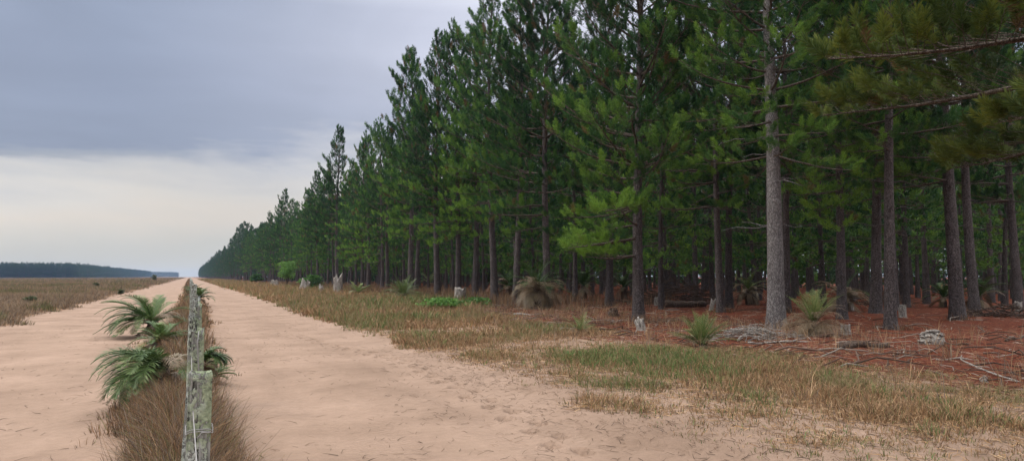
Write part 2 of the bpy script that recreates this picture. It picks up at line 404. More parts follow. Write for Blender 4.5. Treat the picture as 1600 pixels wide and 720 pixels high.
# small bits lying on the ground
def litter_mesh(xx, yy, L, w, col, lift=.006):
    n = len(xx); a = rng.uniform(0, math.pi, n); b = a+rng.normal(0, .5, n)
    p0 = np.c_[xx, yy, height(xx, yy)+lift]
    x1 = xx+np.cos(a)*L*.5; y1 = yy+np.sin(a)*L*.5; p1 = np.c_[x1, y1, height(x1, y1)+lift+rng.uniform(0, .02, n)]
    x2 = x1+np.cos(b)*L*.5; y2 = y1+np.sin(b)*L*.5; p2 = np.c_[x2, y2, height(x2, y2)+lift+rng.uniform(-.006, .03, n)]
    q = np.c_[-np.sin(a), np.cos(a), np.zeros(n)]*np.asarray(w)[:, None]/2; up = np.array([0, 0, 1.])*np.asarray(w)[:, None]*.8
    V = np.stack([p0-q, p0+q, p0+up, p1-q, p1+q, p1+up, p2], 1).reshape(-1, 3); k = np.arange(n)[:, None]*7
    F = np.concatenate([k+v for v in ([0, 3, 2], [3, 5, 2], [1, 2, 5], [1, 5, 4], [3, 6, 5], [4, 5, 6], [0, 2, 1])])
    return V, F, np.repeat(col, 7, 0)
# verge right of the road: density and colour by place
g = Acc()
green_spots = [(690, 478, 4.5), (560, 455, 5), (640, 500, 1.5)]
gs = [(at(u, v), r) for u, v, r in green_spots]
def greenness(x, y):
    g_ = .22*sstep(.5, .75, fbm(x*.4, y*.4, 3, 60))
    g_ = np.maximum(g_, .95*blob_field(x, y)[1])
    for (a, b), r in gs: g_ = np.maximum(g_, np.exp(-(((x-a)**2+(y-b)**2)/r**2)))
    return g_
def scatter_verge(n, x0, x1, y0, y1, k, hmul, wmul, seg, pw=1.0):
    yy = y0*(y1/y0)**rng.uniform(0, 1, n) if y0 > 0 else rng.uniform(y0, y1, n)
    xx = rng.uniform(x0, x1, n)
    gr = greenness(xx, yy); dn = verge_density(xx, yy)
    keep = rng.uniform(0, 1, n) < dn**pw; xx, yy, gr, dn = xx[keep], yy[keep], gr[keep], dn[keep]
    bx, by, a = tufted(xx, yy, k, (.07*wmul**.6+.03)*rng.uniform(.5, 1.8, len(xx)))
    m_ = len(bx); P = np.c_[bx, by, height(bx, by)-.01]
    D = np.hypot(bx, by)
    kind = np.repeat(gr, k) > rng.uniform(0, 1, m_)
    tall = np.repeat(rng.uniform(.6, 1.3, len(xx))*(.35+.65*dn)*(.75+.9*sstep(15, 40, yy)), k)
    h = rng.uniform(.03, .24, m_)*tall*hmul*(1+.3*kind)*(.6+.9*np.repeat(fbm(xx*2.2, yy*2.2, 3, 64), k))
    z = np.repeat(fbm(xx*.5, yy*.5, 3, 61), k)
    cd = pick([STRAW, TAN, RUST, BROWN, OLIVE, (.31, .185, .09)], m_, [.16, .22, .22, .12, .10, .18]); ol = pick([OLIVE, TAN, (.20, .15, .08), (.19, .165, .075)], m_)
    col = np.where((z > .55)[:, None], ol, cd); col = np.where(kind[:, None], pick([GREEN, (.14, .18, .06), OLIVE, (.09, .115, .04), TAN], m_), col)
    g.add(*blades(P, h, (.005+.00045*D)*wmul, rng.uniform(.15, 1.1, m_), col, seg, a))
scatter_verge(30000, 4.6, 13.5, 3.5, 20, 9, 1.0, 1, 2)
scatter_verge(18000, 4.3, 17.5, 17, 60, 8, 1.25, 1.3, 2)
scatter_verge(10000, 4.3, 18, 60, 500, 6, 1.5, 1.6, 1)
tag(link('verge_grass', g.mesh('verge_grass', M['grass'])), 'brown and green grass patches on the verge between sand road and pines', 'grass', kind='stuff')

# thatch: flattened dead grass between the living tufts
n = 60000; yy = 4*(40/4)**rng.uniform(0, 1, n); xx = rng.uniform(4.2, 15, n)
kq = verge_density(xx, yy)+.10*sstep(4.6, 6, xx) > rng.uniform(.12, 1.0, n); xx, yy = xx[kq], yy[kq]; n = len(xx); g = Acc()
g.add(*litter_mesh(xx, yy, rng.uniform(.06, .26, n), rng.uniform(.003, .009, n)+.0002*yy, pick([TAN, RUST, BROWN, STRAW, (.31, .185, .09), (.09, .06, .04)], n)))
tag(link('grass_thatch', g.mesh('grass_thatch', M['grass'])), 'flattened dead grass matted between the tufts of the verge', 'dead grass', kind='stuff')

# tall dry stems at the foot of the pines and inside the edge of the plantation
g = Acc()
n = 4800; yy = rng.uniform(33, 150, n); xx = 14.2+rng.exponential(4.0, n)+2*(fbm(yy*.2, 0*yy, 2, 5)-.5)
bx, by, a = tufted(xx, yy, 7, .22); m_ = len(bx)
g.add(*blades(np.c_[bx, by, height(bx, by)], rng.uniform(.3, .95, m_), .006+.00035*np.hypot(bx, by), rng.uniform(.05, .5, m_), pick([TAN, BROWN, RUST, GREY, (.10, .07, .045)], m_, [.2, .3, .2, .1, .2]), 2, a))
n = 900; yy = rng.uniform(6, 34, n); xx = litter_edge(yy)+rng.normal(2.2, 3.0, n); kq = fbm(xx*.6, yy*.6, 3, 77) > .46; xx, yy = xx[kq], yy[kq]
bx, by, a = tufted(xx, yy, 9, .14); m_ = len(bx)
g.add(*blades(np.c_[bx, by, height(bx, by)], rng.uniform(.12, .55, m_), np.full(m_, .009), rng.uniform(.1, 1.0, m_), pick([STRAW, TAN, RUST, GREY], m_), 2, a))
tag(link('dry_undergrowth', g.mesh('dry_undergrowth', M['grass'])), 'tall dry brown stems growing round the feet of the edge pines', 'undergrowth', kind='stuff')

# pine litter: needles
g = Acc(); n = 26000; yy = rng.uniform(4, 45, n); xx = litter_edge(yy)-1.5+rng.exponential(7, n)
g.add(*litter_mesh(xx, yy, rng.uniform(.08, .35, n), rng.uniform(.006, .014, n), pick([(.17, .06, .034), (.10, .035, .022), (.24, .13, .08), (.05, .026, .02), (.34, .26, .21)], n, [.35, .3, .2, .1, .05])))
tag(link('pine_litter', g.mesh('pine_litter', M['grass'])), 'red brown fallen needles covering the plantation floor', 'needle litter', kind='stuff')

g = Acc(); rs_ = random.Random(44)
for i in range(900):
    yy_ = rs_.uniform(5, 55); xx_ = float(litter_edge(np.array([yy_]))[0])+rs_.expovariate(1/6.0)-.3; a_ = rs_.gauss(0, 1.0); l_ = rs_.uniform(.25, 1.5); r_ = rs_.uniform(.005, .020)
    dx_, dy_ = math.cos(a_)*l_/2, math.sin(a_)*l_/2; kx = rs_.uniform(-.15, .15)*l_
    P_ = [(xx_-dx_, yy_-dy_), (xx_-dx_*.3+kx, yy_-dy_*.3), (xx_+dx_*.4, yy_+dy_*.4+kx), (xx_+dx_, yy_+dy_)]
    zz_ = height(np.array([q[0] for q in P_]), np.array([q[1] for q in P_]))
    P_ = [(q[0], q[1], z_+r_*.6+(rs_.uniform(0, .12) if k_ in (1, 2) else 0)*l_) for k_, (q, z_) in enumerate(zip(P_, zz_))]
    c_ = rs_.choice([(.30, .26, .22), (.16, .11, .085), (.09, .06, .045), (.06, .04, .032), (.12, .07, .05)])
    g.add(*tube(P_, [r_, r_*.9, r_*.7, r_*.3], 5), c_)
tag(link('fallen_twigs', g.mesh('fallen_twigs', M['grass'])), 'thin fallen sticks scattered over the plantation floor', 'fallen sticks', kind='stuff')

# twigs and straw blown over the sand
g = Acc(); n = 6500; yy = 3.5*(60/3.5)**rng.uniform(0, 1, n)
xx = np.where(rng.uniform(0, 1, n) < .62, rng.uniform(.4, 5.6, n), rng.uniform(-4.9, -1, n))
clump = fbm(xx*1.1, yy*1.1, 3, 70)+.25*sstep(3.2, 5, xx)+.15*sstep(-2.2, -1.2, xx)*(xx < 0) > rng.uniform(.35, .85, n); xx, yy = xx[clump], yy[clump]; n = len(xx)
g.add(*litter_mesh(xx, yy, rng.uniform(.02, .15, n)*rng.choice([.6, 1, 1.6], n), rng.uniform(.003, .007, n), pick([(.10, .065, .045), (.17, .11, .075), (.06, .04, .03)], n)))
n = 2000; yy = rng.uniform(3.5, 16, n); xx = edges(yy)[3]+rng.normal(.5, 1.1, n)
g.add(*litter_mesh(xx, yy, rng.uniform(.03, .20, n), rng.uniform(.002, .0055, n), pick([(.12, .075, .05), (.24, .16, .11), (.08, .05, .035)], n)))
tag(link('twig_litter', g.mesh('twig_litter', M['grass'])), 'small dark twigs and straw bits strewn over the sand', 'twigs', kind='stuff')

# dry grass along the fence
g = Acc()
def strip(n, y0, y1, k, hm, wm, seg=2):
    yy = y0*(y1/y0)**rng.uniform(0, 1, n); _, b, c, _ = edges(yy)
    xx = rng.normal((b+c)/2+.06, (c-b)*.18, n); xx = np.clip(xx, b-.1, c+.25)
    dn = fbm(yy*.5, xx*.8, 3, 80); keep = dn > rng.uniform(.22, .6, n); xx, yy = xx[keep], yy[keep]
    bx, by, a = tufted(xx, yy, k, .09); m_ = len(bx); D = np.abs(by)
    tall = np.repeat(rng.uniform(.5, 1.2, len(xx))*np.clip(1-.55*np.abs(xx)/.7, .3, 1), k)
    col = pick([TAN, RUST, BROWN, GREY, OLIVE, (.065, .042, .03)], m_, [.16, .24, .24, .12, .10, .14], .35)
    g.add(*blades(np.c_[bx, by, height(bx, by)-.01], rng.uniform(.2, .62, m_)*tall*hm, (.0035+.00045*D)*wm, rng.uniform(.1, .9, m_), col, seg, a))
strip(3000, 3.2, 12, 16, 1.0, 1.0)
strip(2600, 11, 45, 12, 1.0, 1.1)
strip(1600, 45, 420, 7, 1.0, 1.8, 1)
# arching wiry strands
n = 3000; yy = 3.3*(16/3.3)**rng.uniform(0, 1, n); xx = rng.normal(0, .24, n)
g.add(*blades(np.c_[xx, yy, height(xx, yy)], rng.uniform(.15, .70, n), np.full(n, .0042), rng.uniform(.5, 1.8, n), pick([BROWN, GREY, TAN, (.09, .06, .045)], n), 2))
tag(link('fence_grass', g.mesh('fence_grass', M['grass'])), 'tall dry brown grass growing along the foot of the fence', 'grass', kind='stuff')

# heath left of the tracks
g = Acc()
def heath(n, d0, d1, k, wm, seg, hm=1.0):
    d = d0*(d1/d0)**rng.uniform(0, 1, n); u = rng.uniform(-260, 320, n)
    X_ = (u-800)/FPX*d; xx = d*math.sin(YAW)+X_*math.cos(YAW); yy = d*math.cos(YAW)-X_*math.sin(YAW)
    xx = xx+rng.normal(0, .5, n)
    keep = xx < edges(yy)[0]-.05+.45*(vnoise(yy*1.2, xx, 90)-.5); xx, yy, d = xx[keep], yy[keep], d[keep]
    bx, by, a = tufted(xx, yy, k, .16+.003*d); m_ = len(bx); D = np.repeat(d, k)
    edge = np.repeat(.35+.65*sstep(0, 1.6, edges(yy)[0]-xx), k)
    pat = np.repeat(fbm(xx*.16, yy*.16, 4, 91), k); patb = np.repeat(fbm(xx*.5+9, yy*.2, 3, 92), k)
    h = rng.uniform(.25, .62, m_)*edge*hm*(.6+.8*pat)
    dry_ = pick([TAN, BROWN, (.19, .14, .095), (.23, .185, .14), (.25, .18, .11), (.10, .078, .06)], m_)
    grn = pick([OLIVE, (.08, .085, .04), (.11, .09, .05)], m_)
    col = np.where(((pat > .56) & (patb > .45))[:, None], grn, dry_)*(.75+.5*patb)[:, None]
    g.add(*blades(np.c_[bx, by, height(bx, by)-.01], h, (.004+.0005*D)*wm, rng.uniform(.1, .9, m_), col, seg, a))
heath(11000, 14, 60, 12, 1.2, 2)
heath(16000, 45, 260, 8, 1.3, 1)
heath(9000, 200, 1100, 5, 1.5, 1, 1.2)
tag(link('heath_grass', g.mesh('heath_grass', M['grass'])), 'brown heath grass covering the open field left of the tracks', 'grass', kind='stuff')

# ------------------------------------------------------------------ pines
def needle_template(K, w, L=.25, stem=.26, seed=0):
    r = np.random.default_rng(seed); s = r.uniform(0, 1, K); th = np.radians(8+50*(1-s)**.7*r.uniform(.5, 1.2, K)+14*s*r.uniform(0, 1, K)); ph = r.uniform(0, 2*math.pi, K)
    d = np.c_[np.sin(th)*np.cos(ph), np.sin(th)*np.sin(ph), np.cos(th)]; b = np.c_[np.zeros(K), np.zeros(K), s*stem]
    l = L*r.uniform(.7, 1.15, K)[:, None]; ax = np.cross(d, r.normal(size=(K, 3))); ax /= np.linalg.norm(ax, axis=1)[:, None]
    mid = b+d*l*.5; return np.stack([b+ax*w*.3, mid-ax*w/2, b+d*l-np.c_[np.zeros(K), np.zeros(K), np.full(K, .02)], mid+ax*w/2], 1).reshape(-1, 3)
def place_tufts(P, D, S_, tmpl, tint, dead):
    D = D/np.linalg.norm(D, axis=1)[:, None]; ref = rng.normal(size=D.shape)
    A = np.cross(D, ref); A /= np.linalg.norm(A, axis=1)[:, None]; B = np.cross(D, A)
    T = tmpl*1.0
    V = P[:, None]+S_[:, None, None]*(T[None, :, 0, None]*A[:, None]+T[None, :, 1, None]*B[:, None]+T[None, :, 2, None]*D[:, None])
    k = len(T); q = k//4
    F = (np.arange(len(P))[:, None, None]*k+np.arange(q)[None, :, None]*4+np.array([0, 1, 2])).reshape(-1, 3)
    F2 = (np.arange(len(P))[:, None, None]*k+np.arange(q)[None, :, None]*4+np.array([0, 2, 3])).reshape(-1, 3)
    bl = np.tile(np.array([0, 0, .16, .0]), q)  # needle tips tinted lighter, lit tips put into the colour
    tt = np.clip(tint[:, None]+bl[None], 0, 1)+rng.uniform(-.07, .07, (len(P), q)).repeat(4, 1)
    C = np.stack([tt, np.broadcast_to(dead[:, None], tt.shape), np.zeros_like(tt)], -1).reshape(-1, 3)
    return V.reshape(-1, 3), np.r_[F, F2], np.clip(C, 0, 1)

def pine_geo(seed, Ht, zb, Rm, r0, lod, side=None, dens=1.0, bright=0.0, lean=0.0):
    """returns (trunk, branches, crown) as Acc; lod 0 fine .. 3 coarse; side = azimuth that carries longer, lower branches"""
    r = random.Random(seed); tr, br, cr = Acc(), Acc(), Acc()
    ax, ay = r.uniform(-.25, .25), r.uniform(-.25, .25)
    def cen(z):
        f = z/Ht; return np.array([ax*math.sin(f*4+seed)+lean*f, ay*math.sin(f*3+2*seed)-ay*math.sin(2*seed)+0*f, z])-np.array([ax*math.sin(seed), 0, 0])
    nz = (26, 14, 9, 5)[lod]; k = (14, 10, 7, 4)[lod]
    zs = np.r_[-.3, np.linspace(0, Ht, nz)**1.0]
    zs = np.sort(np.r_[zs, .25, .6]) if lod < 2 else zs
    rr = lambda z: r0*(1-.93*max(z, 0)/Ht)*(1+.35*math.exp(-max(z, 0)*2.6))
    Vt, Ft = tube([cen(z) for z in zs], [rr(z) for z in zs], k)
    if lod < 2:
        nn = (vnoise(Vt[:, 2]*3, np.arctan2(Vt[:, 1], Vt[:, 0])*2+5, seed)-.5)*.05*r0*2
        Vt[:, :2] *= (1+nn/ r0*.5)[:, None]
    tr.add(Vt, Ft)
    # dead stubs and bare whorls under the crown
    if lod < 2:
        z = max(1.2, zb-5.5)
        while z < zb+1:
            for q in range(r.randint(1, 3)):
                a = r.uniform(0, 6.28); L = r.uniform(.15, .5)+(r.uniform(.3, 1.6) if z > zb-2.5 else 0)*r.random()
                c0 = cen(z); d = np.array([math.cos(a), math.sin(a), r.uniform(-.15, .35)])
                P = [c0+d*L*f+np.array([0, 0, -.12*L*f*f+.05*math.sin(f*7+a)]) for f in (0, .35, .7, 1)]
                tr.add(*tube(P, [.022, .017, .012, .006], 4, False))
            z += r.uniform(.35, .9)
    P_, D_, T_, S_ = [], [], [], []
    z = zb; dz = (.50, .55, .75, 1.05)[lod]
    while z < Ht-.25:
        f = (z-zb)/(Ht-zb)
        prof = (.68+.32*min(1, f/.22)) if f < .22 else (1-((f-.22)/.78)**1.9*.80)
        nb = r.choice((4, 5, 5, 6)) if lod < 3 else 4; a0 = r.uniform(0, 6.28)
        for q in range(nb):
            if r.random() > .90: continue
            a = a0+q*6.283/nb+r.uniform(-.35, .35)
            L = Rm*prof*r.choice((.5, .75, .95, 1.0, 1.18))*r.uniform(.9, 1.08)
            if side is not None:
                cs = math.cos(a-side); L *= 1+.28*cs
                if f < .18 and cs < -.1: continue
            el = R(-14+62*f**.9+r.uniform(-9, 9)); h = np.array([math.cos(a), math.sin(a), 0.]); c0 = cen(z)
            sg = 6; pts = [c0]; dd = el
            for s in range(1, sg+1):
                dd += R(r.uniform(2, 9)) if f > .12 else R(r.uniform(-3, 6))
                pts.append(pts[-1]+(h*math.cos(dd)+np.array([0, 0, math.sin(dd)]))*L/sg+np.array([r.uniform(-1, 1), r.uniform(-1, 1), 0])*L*.02)
            pts = np.array(pts); rb = .012+.011*L
            if lod < 3: br.add(*tube(pts, np.linspace(rb, .007, sg+1), 4 if lod == 0 else 3, False))
            nt = max(3, int((L*(4.9, 4.6, 3.4, 1.7)[lod]+2)*dens))
            for s in range(nt):
                ss = .28+.72*(s+r.random())/nt; ss = min(ss, 1); i_ = min(int(ss*sg), sg-1); b0 = pts[i_]+(pts[i_+1]-pts[i_])*(ss*sg-i_)
                fd = pts[i_+1]-pts[i_]; fd /= np.linalg.norm(fd)
                sd = np.cross(fd, [0, 0, 1]); sd /= np.linalg.norm(sd)+1e-6
                sgn = (-1 if s % 2 else 1)*r.uniform(.5, 1.2); td = fd*r.uniform(.5, .9)+sd*sgn+np.array([0, 0, r.uniform(.05, .75)]); td /= np.linalg.norm(td)
                if s == nt-1: td = fd+np.array([0, 0, .25]); b0 = pts[-1]; tl = .05
                else: tl = (1.05-ss)*L*.42*r.uniform(.5, 1.1)+.12
                e = b0+td*tl
                if lod == 0 or (lod == 1 and r.random() < .5): br.add(*tube([b0, (b0+e)/2+np.array([0, 0, -.02]), e], [.009, .007, .005], 3, False))
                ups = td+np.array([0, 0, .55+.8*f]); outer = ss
                tn = .04+.32*outer+r.uniform(-.2, .36)+bright*max(0, 1-f*2.2)*(.6 if side is None else .5+.5*math.cos(a-side))  # lit outer and open-side boughs painted into the tint, inner ones darker
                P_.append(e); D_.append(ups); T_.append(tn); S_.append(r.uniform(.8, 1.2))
                if tl > .45 and lod < 3: P_.append(b0+td*tl*.5); D_.append(ups+sd*.5*r.uniform(-1, 1)); T_.append(tn-.1); S_.append(r.uniform(.7, 1))
        z += dz*r.uniform(.75, 1.25)
    P_.append(cen(Ht)-np.array([0, 0, .1])); D_.append(np.array([0, 0, 1.])); T_.append(.35); S_.append(1.3)
    P_.append(cen(Ht)-np.array([0, 0, .45])); D_.append(np.array([.1, 0, 1.])); T_.append(.3); S_.append(1.3)
    K, w, LL, st = ((96, .013, .19, .30), (42, .030, .20, .32), (18, .062, .24, .36), (8, .16, .42, .46))[lod]
    dead = (rng.uniform(0, 1, len(P_)) < .03)*.8
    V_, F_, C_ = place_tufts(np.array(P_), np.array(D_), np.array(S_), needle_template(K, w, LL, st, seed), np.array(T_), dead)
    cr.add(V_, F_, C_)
    return tr, br, cr

def pine_meshes(seed, *a, bk='bark', needles='needles', **kw):
    t_, b_, c_ = pine_geo(seed, *a, **kw); lod = a[4]
    out = [t_.mesh('trunk', M[bk], True)]
    out.append(b_.mesh('branches', M['twig']) if b_.V else None)
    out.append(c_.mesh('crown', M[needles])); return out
def put_pine(ms, x, y, label, group, rz, sc=1.0, zsc=1.0, name='pine_tree'):
    o = empty(name, (x, y, H(x, y)), label, 'pine', group, rz); o.scale = (sc, sc, sc*zsc)
    for nm, me in zip(('trunk', 'branches', 'crown'), ms):
        if me: link(nm, me, o)
    return o
ROADSIDE = math.pi            # open side faces -X
hero = {}
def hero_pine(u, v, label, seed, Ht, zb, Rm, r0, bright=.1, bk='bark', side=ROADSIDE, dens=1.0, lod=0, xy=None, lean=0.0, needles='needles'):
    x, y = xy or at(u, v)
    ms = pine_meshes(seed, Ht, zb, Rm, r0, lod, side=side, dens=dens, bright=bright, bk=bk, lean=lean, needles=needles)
    put_pine(ms, x, y, label, 'pines along the plantation edge', 0); taken.append((x, y))
taken = []
hero_pine(1213, 519, 'thick pale grey pine trunk rising above the mound of dry palm fronds', 101, 19, 5.2, 3.2, .26, .55, 'bark_pale', side=None, dens=.75, lean=-.1)
hero_pine(1392, 519, 'straight dark pine standing alone in red litter left of the bark heap', 102, 18, 5.4, 2.8, .17, .3, dens=.9)
hero_pine(1497, 506, 'stout dark pine trunk near the right edge, front one of a close pair', 103, 19, 4.9, 3.1, .24, .3)
hero_pine(1524, 498, 'dark pine trunk half hidden behind the right side of a stout one', 104, 18, 6.2, 2.6, .20, 0)
hero_pine(998, 506, 'pine with a pale chipped stump leaning at the foot of its trunk', 105, 18, 2.3, 3.4, .20, .7)
hero_pine(952, 480, 'pine trunk with low green boughs, left of the one with the white stump', 106, 18, 2.9, 3.2, .22, .45)
hero_pine(1126, 492, 'slim dark pine, left front trunk of a touching pair', 107, 18, 4.6, 2.6, .17, .3)
hero_pine(1139, 483, 'dark pine, right rear trunk of a touching pair', 108, 18.5, 5.5, 2.6, .20, .2)
hero_pine(1229, 492, 'dark pine close behind the thick pale grey trunk', 109, 18, 6.0, 2.4, .18, 0)
hero_pine(857, 485, 'pine rising beside the big brown skirted palm', 110, 18.5, 4.0, 2.9, .20, .4)
hero_pine(1088, 472, 'pine trunk growing out of the right end of the brush pile', 111, 18, 5, 2.6, .19, .1)
hero_pine(1417, 482, 'thin dark pine behind a small pale stump in the litter', 112, 18, 6, 2.5, .17, 0)
hero_pine(1335, 470, 'pine trunk standing behind the dark collapsed palm', 113, 18, 5.5, 2.5, .22, 0)
# the tree whose boughs hang into the top right corner stands just outside the frame
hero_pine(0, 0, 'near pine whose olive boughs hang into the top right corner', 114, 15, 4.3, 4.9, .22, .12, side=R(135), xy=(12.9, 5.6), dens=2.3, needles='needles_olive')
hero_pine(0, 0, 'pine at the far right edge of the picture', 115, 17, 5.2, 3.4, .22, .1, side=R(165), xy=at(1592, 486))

# front rows seen against the sky, one by one
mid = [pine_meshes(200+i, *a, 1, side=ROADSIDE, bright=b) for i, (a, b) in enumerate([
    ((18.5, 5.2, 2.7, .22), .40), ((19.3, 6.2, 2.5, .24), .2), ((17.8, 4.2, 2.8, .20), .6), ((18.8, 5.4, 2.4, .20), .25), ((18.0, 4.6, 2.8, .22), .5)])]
front = [
    (773, 477, 0, 1.0, 'pine with bare trunk rising behind the dry stems left of the skirted palm'),
    (806, 474, 3, .97, 'second pine trunk left of the big skirted palm'),
    (715, 470, 2, 1.0, 'pine directly behind the pale square topped stump'),
    (684, 470, 1, .94, 'dark trunked pine left of the pale square topped stump'),
    (640, 464, 4, 1.08, 'tall pine with open sky showing through its upper boughs, behind the rosette palm'),
    (650, 459, 3, .93, 'dark pine trunk just right of the tall pine behind the rosette palm'),
    (575, 458, 2, .86, 'slender pine with bright green low boughs, left of the tall open crowned pine'),
    (606, 458, 1, .80, 'small dark pine between the slender bright boughed pine and the tall open crowned one'),
    (527, 452, 1, 1.0, 'pointed pine standing above its neighbours, behind the tall ragged pale stump'),
    (512, 450, 4, .86, 'pine trunk just left of the tall ragged pale stump'),
    (497, 449, 0, .84, 'slim pine above the round leafy shrub by the stumps'),
    (742, 470, 4, .98, 'pine between the square topped stump and the tall dry stems'),
]
for u, v, k, sc, lab in front:
    x, y = at(u, v)
    # the row line: keep the surveyed direction, set the tree on the row
    f = 16.2/x if x > 16.2 else 1.0; x, y = x*f, y*f
    if u in (606, 650, 512, 742): x, y = x*1.06, y*1.06
    put_pine(mid[k], x, y, lab, 'pines along the plantation edge', 0, sc); taken.append((x, y))

# rows of the plantation
low = [pine_meshes(300+i, *a, 2, side=None, bright=b) for i, (a, b) in enumerate([
    ((18.3, 3.6, 2.5, .17), .3), ((17.5, 4.6, 2.3, .16), .2), ((18.8, 2.8, 2.7, .18), .45), ((17.0, 2.4, 2.6, .15), .45)])]
lowside = [pine_meshes(320+i, *a, 2, side=ROADSIDE, bright=b) for i, (a, b) in enumerate([
    ((18.3, 4.2, 2.9, .20), .25), ((19.2, 5.0, 2.7, .20), .1), ((17.6, 3.6, 2.9, .20), .35), ((18.6, 4.4, 2.6, .20), .2)])]
cand = []
r = random.Random(5)
for row in range(30):
    x = 16.6+row*4.5; y = r.uniform(-3, 0)
    while y < 330:
        yy = y+r.uniform(-.7, .7); xx = x+r.uniform(-.6, .6)
        y += 5.0 if row > 0 else (5.4 if y < 58 else 8.6)
        if min((xx-a)**2+(yy-b)**2 for a, b in taken) < 2.4**2: continue
        d = xx*math.sin(YAW)+yy*math.cos(YAW); X_ = xx*math.cos(YAW)-yy*math.sin(YAW)
        if d < 10: continue
        uu = 800+FPX*X_/d
        if uu < 290 or uu > 1660: continue
        if row == 0 and yy < 62: continue                       # these stand in the list above
        cand.append((d*(1+.13*row if row > 2 else 1), xx, yy, row, d))
cand.sort()
single = cand[:300-len(taken)-2]; rest = cand[300-len(taken)-2:]
for _, x, y, row, d in single:
    if row <= 1 and y > 58: ms = r.choice(lowside); lab = 'receding row edge pine merging with its neighbours far down the road'; grp = 'far pines along the road edge'
    elif d < 34: ms = r.choice(mid); lab = 'dark pine trunk in the shade just behind the front trunks'; grp = 'pines behind the front row'
    elif d < 62: ms = r.choice(low); lab = 'slim pine in the middle of the dark plantation'; grp = 'pines inside the plantation'
    else: ms = r.choice(low); lab = 'distant thin pine trunk deep inside the dark plantation'; grp = 'pines deep in the plantation'
    put_pine(ms, x, y, lab, grp, r.uniform(0, 6.28) if ms not in lowside and ms not in mid else r.uniform(-.5, .5), r.choice((.66, .74, .80, .86, .95)) if (row <= 1 and y > 58) else r.uniform(.88, 1.05))

g = Acc(); tk = np.array([t_ for t_ in taken if t_[1] > 0]); cx_ = np.repeat(tk[:, 0], 26); cy_ = np.repeat(tk[:, 1], 26); aa = rng.uniform(0, 6.28, len(cx_)); rr_ = rng.uniform(.2, .55, len(cx_))
bx, by, a = tufted(cx_+rr_*np.cos(aa), cy_+rr_*np.sin(aa), 5, .06); m_ = len(bx)
g.add(*blades(np.c_[bx, by, height(bx, by)], rng.uniform(.08, .42, m_), np.full(m_, .012), rng.uniform(.2, 1.2, m_), pick([TAN, RUST, BROWN, GREY, (.08, .05, .035)], m_), 2, a))
tag(link('trunk_foot_grass', g.mesh('trunk_foot_grass', M['grass'])), 'short dry stems gathered round the feet of the front trunks', 'grass', kind='stuff')

# everything further off, as one mass
def merge(acc_list):
    V_, F_, C_ = [], [], []; n = 0
    for a in acc_list: V_ += a.V; F_ += [f+n for f in a.F]; C_ += a.C; n += a.n
    return np.concatenate(V_), np.concatenate(F_), np.concatenate(C_)
def mass(name, spots, lib, needles, label, cat):
    """spots (x, y, scale, rz, index)"""
    wood, leaf = Acc(), Acc()
    A = np.array(spots, float); hz_ = height(A[:, 0], A[:, 1])
    for k, wl in enumerate(lib):
        sel = A[:, 4] == k; B = A[sel]
        if not len(B): continue
        c, s_, o = np.cos(B[:, 3])*B[:, 2], np.sin(B[:, 3])*B[:, 2], np.c_[B[:, :2], hz_[sel]]
        for (v, f, col), acc in zip(wl, (wood, leaf)):
            P = np.stack([v[None, :, 0]*c[:, None]-v[None, :, 1]*s_[:, None], v[None, :, 0]*s_[:, None]+v[None, :, 1]*c[:, None], v[None, :, 2]*B[:, 2:3]], -1)+o[:, None]
            acc.add(P.reshape(-1, 3), (f[None]+(np.arange(len(B))*len(v))[:, None, None]).reshape(-1, 3), np.tile(col, (len(B), 1)))
    Vw, Fw, Cw = merge([wood]); Vl, Fl, Cl = merge([leaf])
    me = make_mesh(name, np.r_[Vw, Vl], np.r_[Fw, Fl+len(Vw)], [M['bark'], M[needles]], np.r_[Cw, Cl], False, np.r_[np.zeros(len(Fw)), np.ones(len(Fl))])
    tag(link(name, me), label, cat, kind='stuff')
def lib_of(lod, specs, seed):
    out = []
    for i, a in enumerate(specs):
        t_, b_, c_ = pine_geo(seed+i, *a, lod, bright=.1); out.append((merge([t_]+([b_] if b_.V and lod < 2 else [])), merge([c_])))
    return out
lib3 = lib_of(3, [(18.5, 3.0, 2.9, .2), (17.2, 2.6, 2.8, .2), (19.3, 3.4, 2.8, .2), (18, 2.2, 3.0, .2)], 400)
lib3 += lib_of(3, [(15, .8, 3.4, .16), (14, .5, 3.6, .16)], 480)
spots = [(x, y, r.uniform(.9, 1.06), r.uniform(0, 6.28), r.randrange(4) if row < 3 or r.random() < (.5 if d < 85 else .15) else 4+r.randrange(2)) for _, x, y, row, d in rest if row < 3 or (d < 120) or (row < 16 and r.random() < .9)]

for row in range(3):
    y = 330.0
    while y < 1500:
        spots.append((16.6+row*4.2+r.uniform(-1, 1), y, r.uniform(.72, .92), r.uniform(0, 6.28), r.randrange(4))); y += 5.0+.006*(y-330)
mass('pine_plantation', spots, lib3, 'needles_far', 'dense mass of far pines behind and beyond the single trees', 'plantation')

